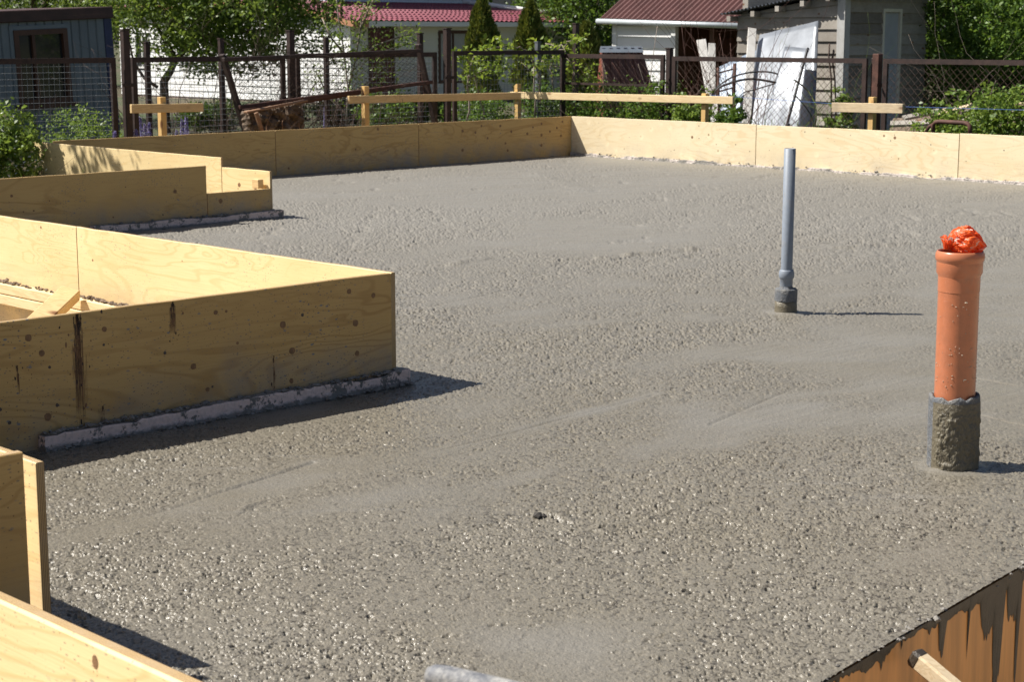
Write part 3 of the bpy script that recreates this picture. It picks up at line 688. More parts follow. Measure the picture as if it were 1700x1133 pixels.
# brown shuttering along the lower right edge
pb = MB(); pl_L = 10.9
pb.span(0, pl_L, -.002, .019, -.6, -.004)
e8 = empty('brown_shuttering', NEAR + P8_D * .03, math.atan2(P8_D.y, P8_D.x))
tag(e8, 'orange brown shuttering panel streaked with slurry at the lower right', 'formwork panel')
pb.build('board', M['ply_film'], e8, bevel=.002)
t_hit = lambda px_, py_: (at_z(px_, py_) - e8.location).dot(P8_D)
t8 = t_hit(1590, 1003)
rg = random.Random(8); db = MB(); thin = lambda c_, l_: l_ * .3 if c_ < t8 else l_; x = 0.02; step = .003; prev = None
longs = [(rg.uniform(.3, 6), rg.uniform(.003, .013), rg.uniform(.04, .20)) for _ in range(55)]
longs = [(c_, w_, thin(c_, l_)) for c_, w_, l_ in longs]
longs += [(t_hit(1660, 965), .030, .30), (t_hit(1690, 945), .012, .32), (t_hit(1560, 1020), .02, .10), (t_hit(1640, 975), .05, .13), (t_hit(1680, 950), .045, .13)]
def nz(u, sd_): return float(vn(np.array([u]), np.array([sd_ * 3.7]), 77)[0])
while x < 7:
    d = .020 + .030 * max(-.5, nz(x * 7, 1) * 2) + .016 * nz(x * 31, 2) + .008 * nz(x * 120, 3)
    for (c, wd, ln) in longs:
        e = abs(x - c - .004 * nz(x * 60, c)) / wd
        if e < 1: d = max(d, ln * (1 - e ** 3.2) * (.86 + .25 * nz(x * 170, 6)))
    cur = max(.004, min(d, .55)); mid_ = cur * .5
    if prev is not None: db.add([(x - step, -.0045, .003), (x, -.0045, .003), (x, -.0062, -mid_), (x - step, -.0062, -prev * .5), (x, -.0032, -cur), (x - step, -.0032, -prev)], [(0, 1, 2, 3), (3, 2, 4, 5)], 0, True)
    prev = cur; x += step
db.build('slurry_runs', M['mud'], e8, fix=False)
cb = MB(); rr_ = random.Random(12)
rocks(cb, [(rr_.uniform(.2, 7), -.002 + rr_.uniform(-.006, .02), .003 + rr_.uniform(-.012, .002), rr_.uniform(.003, .009)) for _ in range(420)], rr_)
tag(cb.build('concrete_crumbs', M['crumb'], e8, fix=False), kind='stuff')

# ------------------------------------------------------------------ pink foam strips at the foot of the panels
def foam(label, axis, c0, c1, plane, w=.035, h=.05, sgn=-1, m='foam', seed=0, crumbs=120):
    """strip on the slab side of a panel, ragged, with cement on it"""
    base, rz = (ab(c0, plane), R(45)) if axis == 'A' else (ab(plane, c0), R(135))
    rg = random.Random(seed); L = c1 - c0; n = int(L / .022); mb = MB(); vs, fs = [], []
    hh, ww = h, w; cut = 0
    for i in range(n + 1):
        x = L * i / n
        if i % 15 == 0: sgo, sgw = rg.uniform(-.006, .004), rg.uniform(-.005, .004)
        if rg.random() < .10: cut = rg.choice((0, 0, rg.uniform(-.016, .003)))
        hh = h + cut + rg.uniform(-.003, .002) + .004 * math.sin(x * 9 + seed) + sgo; ww = w + sgw + rg.uniform(-.0015, .0015) + .5 * cut
        vs += [(x, sgn * .0015, -.03), (x, sgn * .0015, hh * .97), (x, sgn * ww * .55, hh * 1.0), (x, sgn * ww * .96, hh * .98), (x, sgn * ww, hh * .90), (x, sgn * (ww + rg.uniform(-.001, .002)), hh * .40), (x, sgn * (ww + rg.uniform(.001, .008)), -.004), (x, sgn * ww, -.03)]
    for i in range(n):
        for k in range(8):
            k2 = (k + 1) % 8; fs.append((i * 8 + k, i * 8 + k2, (i + 1) * 8 + k2, (i + 1) * 8 + k))
    fs += [tuple(range(8)), tuple(range(n * 8 + 7, n * 8 - 1, -1))]
    mb.add(vs, fs, 0)
    sp = []
    for _ in range(crumbs):
        r = rg.uniform(.002, .006) if rg.random() < .8 else rg.uniform(.006, .014)
        sp.append((rg.uniform(0, L), sgn * rg.uniform(.002, w * .8), h + r * .2, r))
    for _ in range(crumbs // 3):
        r = rg.uniform(.004, .013); sp.append((rg.uniform(0, L), sgn * (w + rg.uniform(-.002, .012)), r * rg.uniform(.0, .7), r))
    for _ in range(crumbs // 10):
        r = rg.uniform(.008, .018); sp.append((rg.uniform(0, L), sgn * w * rg.uniform(.1, .8), h - r * .25, r))
    rocks(mb, sp, rg, 1)
    o = mb.build('foam_strip', [M[m], M['crumb']], None, base, rz)
    tag(o, label, 'foam strip', 'pink foam strips at the foot of the formwork'); return o
foam('pink foam strip crusted with cement under the large shaded front panel', 'A', P6B_A + .87, P4_A + .035, P5_B, .036, .050, -1, 'foam', 1, 420)
foam('greyish pink foam strip under the shaded panels of the far notch', 'A', 5.55, P2_A + .05, P3_B, .05, .05, -1, 'foam', 2, 160)
foam('pale foam strip along the foot of the sunlit far right wall', 'B', 5.6, W1_B - .02, W2_A, .04, .03, 1, 'foam_clean', 3, 160)
tb = MB(); tb.span(-.035, .035, -.022, .022, -.03, .03)
o = tb.build('timber_block', M['timber'], None, ab(P2_A - PT - .04, P3_B + .08, .225), R(135), bevel=.003)
tag(o, 'small timber block wedged inside the corner of the far notch', 'timber block')

# ------------------------------------------------------------------ timbers inside the near box
wb = MB(); wb.span(0, 2.6, 0, .05, .052, .098)
o = wb.build('timber_waler', M['timber_pale'], None, ab(P4_A - PT - .012, 6.02), R(135), bevel=.004)
tag(o, 'pale timber rail topped with crumbs of soil behind the brace', 'timber rail')
ob_ = MB(); ob_.span(0, 2.6, 0, .05, .003, .049); ob_.build('lower_rail', M['timber_pale'], o, bevel=.004)
sb = MB(); rg = random.Random(3)
rocks(sb, [(rg.uniform(.02, 1.9) if k % 3 else rg.choice((.15, .35, 1.0)) + rg.gauss(0, .1), .02 + rg.uniform(-.012, .02), .1 + rg.uniform(-.002, .006), rg.uniform(.004, .013)) for k in range(190)], rg)
tag(sb.build('soil_crumbs', M['soil'], o, fix=False), kind='stuff')
wb = MB(); wb.span(0, 2.6, 0, .03, -.13, -.02)
o = wb.build('timber_board', M['timber_pale'], None, ab(P4_A - PT - .30, 6.2), R(135), bevel=.003)
tag(o, 'pale board low in the near box at the left edge of the photo', 'timber board')
p1, p2 = at_a(118, 490, P4_A - PT - .09), at_a(40, 560, P4_A - PT - .42)
p1.z += .01
br = MB(); br.bar(p2, p1, .05, .085, up=(0.35, 0.5, 1))
c = (p1 + p2) / 2
for i in range(len(br.v)): br.v[i] = tuple(Vector(br.v[i]) - c)
o = br.build('timber_brace', M['timber'], None, c, bevel=.004)
tag(o, 'short sawn timber brace leaning on the rail in the near box', 'timber brace')

# stake leaning on the brown shuttering
top = at_z(1494, 1084, -.03); n8 = P8_N
p0 = top + n8 * .03; p1 = p0 + n8 * .55 + P8_D * -.06 + Vector((0, 0, -.27))
sk = MB(); sk.bar(p0, p1, .034, .032, up=(0, 0, 1)); c = Vector(p0)
for i in range(len(sk.v)): sk.v[i] = tuple(Vector(sk.v[i]) - c)
o = sk.build('timber_stake', M['timber_dirty'], None, c, bevel=.004)
tag(o, 'pale wooden stake with a muddy tip leaning on the brown shuttering', 'stake')
mt = MB(); dirv = (p1 - p0).normalized()
mt.bar(dirv * -.002, dirv * .022, .0365, .0345, up=(0, 0, 1)); mt.build('muddy_tip', M['mud'], o, bevel=.006)
# blurred pole end at the bottom of the frame
fwp = lambda x, y, f: CAMP + ray(x, y) * f
q0, q1 = fwp(715, 1122, 2.0), fwp(960, 1180, 1.93)
dq = (q1 - q0).normalized()
pe = empty('wooden_pole', q0); tag(pe, 'blurred greyish white pole end at the bottom edge of the photo', 'pole')
tb = MB(); tb.tube([dq * -.004, dq * .004, dq * .02, dq * .5, dq * 1.5], [.009, .0135, .0155, .016, .016], 20)
tb.build('shaft', M['pole_grey'], pe)
tb = MB(); e = dq * 1.45; tb.bar(e + Vector((0, 0, -.02)), (e.x, e.y, GROUND - q0.z), .05, .05, up=(1, 0, 0)); tb.build('prop', M['timber_z'], pe)

# ------------------------------------------------------------------ pipes in the slab
def muffle(u, k): return math.sin(u * 3 + k) * .5 + math.sin(u * 7 + 1.7 * k) * .3
pc = at_z(1304, 520); pc.y += .0
gp = empty('grey_drain_pipe', (pc.x, pc.y, 0)); tag(gp, 'thin grey plastic pipe standing upright in the wet concrete', 'pipe')
tb = MB(); tb.lathe([(.0248, .17), (.0248, .712), (.0225, .713), (.0222, .60)], (0, 0, 0), 32); tb.build('tube', M['pvc_grey'], gp)
tb = MB(); tb.lathe([(.026, .115), (.0275, .12), (.0278, .150), (.0305, .153), (.0330, .158), (.0335, .170), (.0325, .180), (.0300, .186), (.0285, .190), (.0255, .1905)], (0, 0, 0), 32); tb.build('socket', M['pvc_grey'], gp)
tb = MB(); tb.lathe([(.0485, .055), (.049, .075), (.0485, .102), (.046, .108), (.030, .109), (.027, .120)], (0, 0, 0), 40, 0, lambda i, a: (.0012 * muffle(a, i), .002 * muffle(a * 2, i + 2))); tb.build('collar', M['sleeve'], gp)
tb = MB(); tb.lathe([(.052, -.02), (.049, .006), (.0478, .03), (.0475, .052), (.044, .0545)], (0, 0, 0), 40, 0, lambda i, a: (.0014 * muffle(a, i), .003 * muffle(a, i + 1))); tb.build('base_sleeve', M['sleeve_mud'], gp)
pc = at_z(1580, 778)
op = empty('orange_drain_pipe', (pc.x, pc.y, 0), rot=(0, R(-.35), 0)); tag(op, 'thick orange plastic pipe with a grey sleeve at the right', 'pipe')
tb = MB(); r = .0553
tb.lathe([(r, .05), (r, .535), (r + .0005, .54), (r + .0065, .552), (r + .0068, .580), (r + .0068, .582), (r + .0098, .586), (r + .0108, .594), (r + .0098, .604), (r + .0075, .608), (r + .006, .611), (r + .0035, .611), (r + .002, .605), (r + .001, .50)], (0, 0, 0), 48)
tb.build('tube', M['pvc_orange'], op)
ch = MB(); rg = random.Random(4)
spk = []
for _ in range(85):
    a = rg.uniform(-3.0, .3); z = rg.choice((rg.uniform(.24, .5), rg.uniform(.23, .36)))
    spk.append(((r + .0005) * math.cos(a), (r + .0005) * math.sin(a), z, rg.uniform(.0008, .0024)))
spk += [((r) * math.cos(-1.45), (r) * math.sin(-1.45), .475, .0045), (r * math.cos(-1.4), r * math.sin(-1.4), .39, .0025), (r * math.cos(-1.35), r * math.sin(-1.35), .262, .004)]
rocks(ch, spk, rg); tag(ch.build('concrete_splashes', M['crumb_pale'], op, fix=False), kind='stuff')
tb = MB(); rs = random.Random(6); top_j = [rs.uniform(-.012, .006) for _ in range(24)]
def tj(a): k = (a / 6.2832 * 24) % 24; i = int(k); f = k - i; return top_j[i] * (1 - f) + top_j[(i + 1) % 24] * f
prof = [(.072, -.02)] + [(.0695, .0 + .2 * i / 9) for i in range(10)] + [(.0693, .207), (.066, .2115), (.060, .2105), (.0575, .19)]
tb.lathe(prof, (0, 0, 0), 72, 0, lambda i, a: (.0010 * muffle(a, i * .7) + rs.uniform(-.0005, .0005), (tj(a) if i >= 9 else 0)))
tb.build('foam_sleeve', M['sleeve'], op)
def crust():
    n, mrows = 220, 80; vs, fs = [], []; rc = np.random.default_rng(3)
    aa = np.linspace(-2.75, -.25, n); zz = np.linspace(-.01, .195, mrows)
    A_, Z_ = np.meshgrid(aa, zz); jit = fbm(A_ * 4.2, Z_ * 55, 5, 5, .62) + 1.6 * cells(A_ * .07 + 3, Z_ + 2, .013, 8, .45) / .006 * .25
    e = np.minimum(1, np.minimum((A_ + 2.75), (-.25 - A_)) * 3) * np.minimum(1, (.197 - Z_) * 25 + .0)
    rad = .0697 + .0022 * e + .0058 * e * np.clip(jit + .35, -.2, 1) + rc.uniform(0, .0008, A_.shape)
    V = np.stack([rad * np.cos(A_), rad * np.sin(A_), Z_], -1).reshape(-1, 3)
    I = np.arange(n * mrows).reshape(mrows, n); Q = np.stack([I[:-1, :-1], I[:-1, 1:], I[1:, 1:], I[1:, :-1]], -1).reshape(-1, 4)
    raw_mesh('cement_crust', V, Q, M['sleeve_mud'], op, smooth=True)
crust()
def plastic_bag():
    """crumpled bag: pleats run from the gathered neck on the left over a dome to a pinched corner on the right"""
    n, mr = 150, 90; T, A_ = np.meshgrid(np.linspace(0, 1, mr), np.linspace(0, 2 * np.pi, n, endpoint=False), indexing='ij')
    Rr = np.where(T < .45, np.sin(np.pi * .5 * T / .45) ** .65, np.cos(np.pi * .5 * (T - .45) / .55) ** .8)
    tw = A_ + .8 * T + .25 * np.sin(3 * A_) ; rg = np.random.default_rng(4)
    pl = sum(w_ * (np.abs(np.sin(tw * k / 2 + ph + t2 * T)) - .6) for w_, k, ph, t2 in ((.16, 7, .3, 2.2), (.11, 12, 1.1, -3.0), (.07, 19, 2.0, 4.5), (.045, 31, .5, -6)))
    cr = fbm(np.cos(A_) * 2.3 + 5 + T * 3.2, np.sin(A_) * 2.3 + T * 4.1, 9, 4); ridge = -np.abs(cr) * 1.1
    k = 1 + pl * (.6 + .4 * np.sin(np.pi * T)) + ridge * .5 + .14
    x = -.038 + .108 * T; dy = .050 * Rr * k * np.cos(A_); dz = .038 * Rr * k * np.sin(A_)
    zc = .022 + .006 * np.sin(np.pi * T) - .010 * T
    P = np.stack([x + .006 * cr, dy, np.maximum(zc + dz, -.004 - .01 * (np.hypot(x, dy) < .05))], -1).reshape(-1, 3)
    I = np.arange(n * mr).reshape(mr, n); J = np.roll(I, -1, 1); Q = np.stack([I[:-1], J[:-1], J[1:], I[1:]], -1).reshape(-1, 4)
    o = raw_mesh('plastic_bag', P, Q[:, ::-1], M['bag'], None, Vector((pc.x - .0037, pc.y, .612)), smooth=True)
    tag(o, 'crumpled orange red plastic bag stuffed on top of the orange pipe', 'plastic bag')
    # the gathered neck: an upright ruffle left of the dome
    nu, nv = 60, 16; U, V_ = np.meshgrid(np.linspace(0, 1, nu), np.linspace(0, 1, nv), indexing='ij')
    ang_ = U * 2 * np.pi * 1.35; rad = .009 + .012 * V_ ** 1.3 * .8 + .0035 * np.sin(ang_ * 6 + V_ * 2) * (.3 + V_) + .003 * np.sin(ang_ * 11)
    X = -.037 + .85 * rad * np.cos(ang_); Y_ = -.008 + rad * np.sin(ang_) * 1.2; Z = .004 + .030 * V_ * (1 + .22 * np.sin(ang_ * 4 + 1))
    I = np.arange(nu * nv).reshape(nu, nv); Q = np.stack([I[:-1, :-1], I[1:, :-1], I[1:, 1:], I[:-1, 1:]], -1).reshape(-1, 4)
    raw_mesh('gathered_neck', np.stack([X, Y_, Z], -1).reshape(-1, 3), Q, M['bag'], o, smooth=True)
plastic_bag()
q = at_z(893, 862); mb = MB(); rocks(mb, [(0, 0, .006, .016), (.014, .006, .005, .011)], random.Random(1))
tag(mb.build('dark_clod', M['clod'], None, q, fix=False), 'small dark clod lying on the concrete at the centre', 'clod')
q = at_z(900, 1000); mb = MB(); rocks(mb, [(0, 0, .004, .010), (.012, .008, .003, .008)], random.Random(7))
tag(mb.build('dark_clod', M['clod'], None, q, fix=False), 'tiny dark clod on the concrete near the bottom of the photo', 'clod')

# ------------------------------------------------------------------ timber trestles (batter boards) behind the walls
def stake(parent, p, w=.055, ground=GROUND, m='timber_z', lean=0.0):
    """upright timber with its top centre at p (parent-local)"""
    mb = MB(); mb.bar((p[0] + lean, p[1], ground - parent.location.z), p, w, w, up=(0, 1, 0)); return mb.build('post', M[m], parent, bevel=.003)
def trestle(label, plane, axis, posts, boards, m='timber', th=.032, mp='timber_z'):
    """posts: (px, py top); boards: (px0, py0, px1, py1, height m): on the plane a or b = const"""
    f = at_b if axis == 'A' else at_a
    org = f(posts[0][0], posts[0][1], plane); org.z = GROUND
    e = empty('batter_board', org, R(45) if axis == 'A' else R(135)); inv = e.matrix_basis.inverted()
    sgn = -1 if axis == 'A' else 1
    for (px_, py_, *l) in posts:
        q = inv @ f(px_, py_, plane); mb = MB(); ln = l[0] if l else 0.0
        mb.bar((q.x + ln, q.y, 0), (q.x, q.y, q.z), .055, .055, up=(0, 1, 0)); mb.build('post', M[mp], e, bevel=.003)
    for (x0, y0, x1, y1, hgt) in boards:
        q0, q1 = inv @ f(x0, y0, plane), inv @ f(x1, y1, plane); dy = sgn * (.0275 + th / 2 + .001)
        mb = MB(); mb.bar((q0.x, q0.y + dy, q0.z - hgt / 2), (q1.x, q1.y + dy, q1.z - hgt / 2), hgt, th, up=(0, 0, 1))
        o = mb.build('crossboard', M[m], e, bevel=.003)
    tag(e, label, 'batter board', 'timber batter boards round the slab'); return e
trestle('short T shaped timber batter board beside the left fence post', 12.55, 'A', [(268, 161)], [(212, 173, 331, 171, .073)])
trestle('long batter board with a post near its left end, in front of the leaning gate', 12.55, 'A', [(606, 143)], [(573, 159, 858, 153, .070)])
trestle('long pale batter board to the right of the far corner', 13.35, 'B', [(859, 139, -.04), (1171, 155)], [(853, 152, 1223, 160, .073)], 'timber_pale')
trestle('weathered T shaped batter board in front of the shed door', 13.35, 'B', [(1449, 161)], [(1387, 170, 1505, 172, .085)], 'timber_dirty')
s0, s1 = at_a(1180, 158, 13.32), at_a(1720, 183, 13.32); sm = (s0 + s1) / 2 + Vector((0, 0, -.03))
mb = MB(); mb.tube([(0, 0, 0), sm - s0, s1 - s0], .0022, 4); o = mb.build('string_line', M['string'], None, s0)
tag(o, 'thin blue string stretched between the batter boards', 'string')
# a support beyond the right edge keeps the string up
# ------------------------------------------------------------------ fence
FB, FA = 13.05, 13.9
def angle_frame(mb, x0, x1, z0, z1, w=.045, t=.03, y=0.0):
    mb.span(x0, x1, y, y + t, z1 - w, z1); mb.span(x0, x1, y, y + t, z0, z0 + w)
    mb.span(x0, x0 + w, y, y + t, z0 + w, z1 - w); mb.span(x1 - w, x1, y, y + t, z0 + w, z1 - w)
def wire(mb, p, q, r=.0017):
    mb.tube([p, q], r, 3, 0, False)
def grid_mesh(x0, x1, z0, z1, s=.05, r=.0017, y=.012):
    mb = MB(); x = x0 + .01
    while x < x1: wire(mb, (x, y, z0), (x, y, z1), r); x += s
    z = z0 + .01
    while z < z1: wire(mb, (x0, y + .0035, z), (x1, y + .0035, z), r); z += s
    return mb
def link_mesh(x0, x1, z0, z1, s=.072, r=.002, y=.012):
    """chain link: two families of diagonals, each wire kinked at the crossings"""
    mb = MB(); d = s; c = x0 - (z1 - z0)
    while c < x1:
        for k, yy in ((1, y), (-1, y + .004)):
            a, b = (c, c + (z1 - z0))
            p0, p1 = max(a, x0), min(b, x1)
            if p1 - p0 > .01:
                za, zb = (z0 + (p0 - a), z0 + (p1 - a)) if k > 0 else (z1 - (p0 - a), z1 - (p1 - a))
                wire(mb, (p0, yy, za), (p1, yy, zb), r)
        c += d
    return mb
FG = 'rusty framed mesh fence panels'
def fence_panel(label, axis, c0, c1, plane, ztop, kind, zt2=None, z0=-.55, extra=()):
    base, rz = (ab(c0, plane), R(45)) if axis == 'A' else (ab(plane, c0), R(135))
    L = c1 - c0; e = empty('mesh_fence', (base.x, base.y, GROUND), rz); tag(e, label, 'fence panel', FG)
    g = -GROUND; mb = MB(); angle_frame(mb, 0, L, z0 + g, ztop + g)
    for z in extra: mb.span(.045, L - .045, .004, .022, z + g, z + g + .025)
    mb.build('frame', M['rust'], e)
    if kind == 'grid': m = grid_mesh(.03, L - .03, z0 + g + .02, ztop + g - .02); m.build('mesh', M['wire'], e, fix=False)
    else: m = link_mesh(.03, L - .03, z0 + g + .02, ztop + g - .02); m.build('mesh', M['wire_rust'], e, fix=False)
    return e
fence_panel('square mesh fence panel in front of the blue cabin', 'A', 5.6, 8.235, FB, 1.0, 'grid')
fence_panel('square mesh fence panel between the left post and the leaning gate', 'A', 8.40, 10.06, FB, 1.0, 'grid')
fence_panel('square mesh fence panel behind the leaning gate, white house behind', 'A', 10.19, 11.98, FB, 1.02, 'grid')
fence_panel('square mesh fence panel grown over by vine near the fence corner', 'A', 12.21, 13.86, FB, 1.03, 'grid')
fence_panel('chain link fence panel in front of the well house', 'B', 11.66, 13.12, FA, .99, 'link', extra=(.66,))
fence_panel('long chain link fence panel in front of the leaning metal sheets', 'B', 9.20, 11.55, FA, .975, 'link')
fence_panel('chain link fence panel at the right edge, dark trees behind', 'B', 5.4, 9.02, FA, .975, 'link')
def post(label, p, top, w=.055, m='rust', rz=45, cap=True, lugs=()):
    e = empty('fence_post', (p.x, p.y, GROUND), R(rz)); tag(e, label, 'fence post', 'steel posts of the mesh fence')
    mb = MB(); mb.span(-w / 2, w / 2, -w / 2, w / 2, -.02, top - GROUND); mb.build('shaft', M[m], e, bevel=.004)
    if cap: mb = MB(); mb.span(-w * .58, w * .58, -w * .58, w * .58, top - GROUND + .0005, top - GROUND + .012); mb.build('cap', M[m], e)
    for z in lugs: mb = MB(); mb.span(-w * .9, w * .9, -w * .62, -w * .5, z - GROUND, z - GROUND + .03); mb.build('lug', M[m], e)
    return e
post('tall rusty square post right of the blue cabin', ab(8.32, FB - .02), 1.23, .062, lugs=(.75,))
post('thin rusty post in front of the apple tree trunk', ab(8.78, FB + .35), 1.12, .045)
post('thin rusty post just left of the leaning gate', ab(9.55, FB + .30), 1.15, .045)
post('thick rusty post rising behind the middle of the leaning gate', ab(10.125, FB), 1.225, .058)
post('short rusty post behind the leaning gate, right of its middle', ab(10.75, FB + .25), 1.165, .045)
post('tall rusty post between the door and the house window', ab(12.1, FB - .02), 1.25, .062, lugs=(.75,))
post('slim rusty post touching the left of the taller post by the window', ab(11.93, FB + .2), 1.2, .05)
post('plain grey steel post at the corner of the fence', ab(FA - .1, FB + .35), 1.11, .052, 'steel_grey')
post('tall rusty post between two thujas above the vine', ab(FA + .35, FB + .2), 1.31, .055)
post('rusty post right of the well house', ab(FA, 11.605), 1.05, .058, lugs=(.72,))
post('round looking rusty post behind the weathered batter board', ab(FA - .02, 9.085), 1.02, .07, 'rust_red', lugs=(.72,), cap=False)
post('thin rusty rod beside the post behind the weathered batter board', ab(FA + .03, 9.17), .98, .022, cap=False)

# ------------------------------------------------------------------ leaning gate and junk in front of the fence
gb_ = 12.82
gp0 = at_b(540, 140, gb_); ge = empty('leaning_gate_frame', (gp0.x, gp0.y, GROUND), R(45)); inv = ge.matrix_basis.inverted()
tag(ge, 'rusty skewed gate frame with torn mesh leaning before the fence', 'gate frame')
def gq(x, y, dy=0): q = inv @ at_b(x, y, gb_); q.y += dy; return q
def gbar(name, p, q, w=.05, dy=0.0, m='rust'):
    mb = MB(); mb.bar(gq(*p, dy), gq(*q, dy), w, .035, up=(0, 1, 0)); return mb.build(name, M[m], ge, bevel=.003)
gbar('upright', (369, 90), (408, 220), .062); gbar('upright', (380, 112), (403, 195), .03, .045)
gbar('upright', (694, 73), (724, 212), .062); gbar('upright', (702, 78), (712, 160), .03, .045, 'rust_red')
gbar('rail', (366, 99), (693, 84), .045, -.04); gbar('rail', (392, 178), (712, 136), .045, -.04, 'rust_red'); gbar('rail', (400, 186), (640, 148), .028, .04, 'rust_red')
mb = MB()
TL, TR, BL, BR = gq(372, 100, .02), gq(693, 86, .02), gq(398, 180, .02), gq(712, 136, .02)
for k in range(-12, 46):
    for sg in (1, -1):
        u0_, u1_ = k / 34, k / 34 + sg * 9 / 34
        a0_, a1_ = 0.0, 1.0
        if max(u0_, u1_) < 0 or min(u0_, u1_) > 1: continue
        def uv(u, v): return (TL.lerp(TR, u)).lerp(BL.lerp(BR, u), v)
        pts = [(u0_ + (u1_ - u0_) * t, t) for t in np.linspace(0, 1, 7)]
        pts = [p for p in pts if 0 <= p[0] <= 1]
        if len(pts) > 1: mb.tube([uv(*p) for p in pts], .0019, 3, 0, False)
mb.build('mesh', M['wire_rust'], ge, fix=False)
# slab of earth with an orange board
q = at_b(452, 212, 12.62); eb = empty('earth_clump', (q.x, q.y, GROUND), R(45)); inv = eb.matrix_basis.inverted()
tag(eb, 'brown clump of earth and roots under the leaning gate', 'earth clump')
def lump(poly, y0, y1, nx, nz, amp, seed):
    """thick lump: front grid between four corners, displaced, with back"""
    c00, c10, c11, c01 = [Vector(p) for p in poly]; vs = []; rgl = np.random.default_rng(seed)
    for side in (0, 1):
        for j in range(nz + 1):
            for i in range(nx + 1):
                p = c00.lerp(c10, i / nx).lerp(c01.lerp(c11, i / nx), j / nz); e_ = min(i, nx - i, j, nz - j)
                d = (fbm(np.array([i * .42 + seed]), np.array([j * .42]), seed, 4)[0] + .3) * amp * min(1, e_ / 2 + .15) + float(rgl.uniform(0, amp * .12))
                vs.append((p.x + float(rgl.uniform(-.008, .008)), (y0 - d) if side == 0 else y1, p.z + float(rgl.uniform(-.008, .008))))
    n = (nx + 1) * (nz + 1); fs = []
    for j in range(nz):
        for i in range(nx):
            a_ = j * (nx + 1) + i; fs += [(a_, a_ + 1, a_ + nx + 2, a_ + nx + 1), (n + a_, n + a_ + nx + 1, n + a_ + nx + 2, n + a_ + 1)]
    edge = [i for i in range(nx + 1)] + [j * (nx + 1) + nx for j in range(1, nz + 1)] + [nz * (nx + 1) + i for i in range(nx - 1, -1, -1)] + [j * (nx + 1) for j in range(nz - 1, 0, -1)]
    for k in range(len(edge)): a_, b_ = edge[k], edge[(k + 1) % len(edge)]; fs.append((a_, b_, n + b_, n + a_))
    return MB().add(vs, fs)
P = [inv @ at_b(x, y, 12.62) for x, y in ((428, 225), (514, 222), (500, 168), (405, 186))]
for p in P[:2]: p.z = .0
lump(P, .0, .05, 40, 46, .13, 5).build('soil', M['soil'], eb)
mb = MB(); mb.bar(P[3] + Vector((-.03, -.06, .0)), P[2] + Vector((.01, -.06, .008)), .018, .06, up=(0, 0, 1)); mb.bar(P[3] + Vector((.02, -.15, .0)), P[0] + Vector((.05, -.17, .62)), .035, .03, up=(1, 0, 0))
mb.build('board', M['root_wood'], eb, bevel=.004)
mb = MB(); rg = random.Random(21)
for k in range(16):
    p = P[0].lerp(P[1], rg.random()).lerp(P[3].lerp(P[2], rg.random()), rg.uniform(.2, .95)); p.y = -.10
    pts = [p]; d = Vector((rg.uniform(-.5, .5), rg.uniform(-.3, .1), -1))
    for _ in range(5): d = (d + Vector((rg.uniform(-.5, .5), rg.uniform(-.2, .2), 0))).normalized(); pts.append(pts[-1] + d * .05)
    mb.tube(pts, .005, 5)
mb.build('roots', M['root_wood'], eb)
mb = MB(); pts = [at_a(*p, 13.3) for p in ((1549, 224), (1549, 207), (1553, 203), (1560, 202), (1600, 204), (1607, 206), (1610, 210), (1611, 228))]
o0 = Vector(pts[0]); mb.tube([p - o0 for p in pts], .02, 8); mb.tube([at_a(1535, 222, 13.3) - o0, at_a(1543, 210, 13.3) - o0, at_a(1549, 207, 13.3) - o0], .016, 8)
o = mb.build('bent_pipe', M['rust_red'], None, o0); tag(o, 'bent rusty hoop of pipe before the right hand fence', 'bent pipe')

# ------------------------------------------------------------------ buildings
def corrugated(mb, p00, p10, p01, p11, n, amp, m=1, mi=0, step=0.0, thick=.02):
    """sheet whose ribs run from p0* to p1*; n waves across; optional tile steps along"""
    p00, p10, p01, p11 = map(Vector, (p00, p10, p01, p11)); nx = n * 6; nrm = (p10 - p00).cross(p01 - p00).normalized()
    if nrm.z < 0: nrm = -nrm
    vs, fs = [], []; ts = []
    for j in range(m):
        ts += [(j / m, 0.0), ((j + .93) / m, 1.0)] if step else [(j / m, 0.0)]
    ts.append((1.0, 0.0))
    for t, k in ts:
        for i in range(nx + 1):
            u = i / nx; p = p00.lerp(p10, u).lerp(p01.lerp(p11, u), t); vs.append(p + nrm * (amp * math.sin(2 * math.pi * u * n) - step * k))
    r = len(ts)
    for j in range(r - 1):
        for i in range(nx): a = j * (nx + 1) + i; fs.append((a, a + 1, a + nx + 2, a + nx + 1))
    mb.add(vs, fs, mi, False); return mb
def clap(mb, x0, x1, z0, z1, h, y=0.0, dep=.02, holes=()):
    """lapped boards in the x,z plane facing -y; holes are x0,x1,z0,z1"""
    rows = int(math.ceil((z1 - z0) / h))
    for r in range(rows):
        a, b = z0 + r * h, min(z0 + (r + 1) * h, z1); segs = [(x0, x1)]
        for (hx0, hx1, hz0, hz1) in holes:
            if hz0 < (a + b) / 2 < hz1:
                ns = []
                for (s, e) in segs:
                    if hx1 <= s or hx0 >= e: ns.append((s, e)); continue
                    if hx0 > s: ns.append((s, hx0))
                    if hx1 < e: ns.append((hx1, e))
                segs = ns
        for (s, e) in segs: mb.add([(s, y - dep, a), (e, y - dep, a), (e, y - dep * .1, b), (s, y - dep * .1, b), (s, y + .05, a), (e, y + .05, a), (e, y + .05, b), (s, y + .05, b)],
                                    [(0, 1, 2, 3), (4, 7, 6, 5), (0, 4, 5, 1), (3, 2, 6, 7), (0, 3, 7, 4), (1, 5, 6, 2)])
    return mb
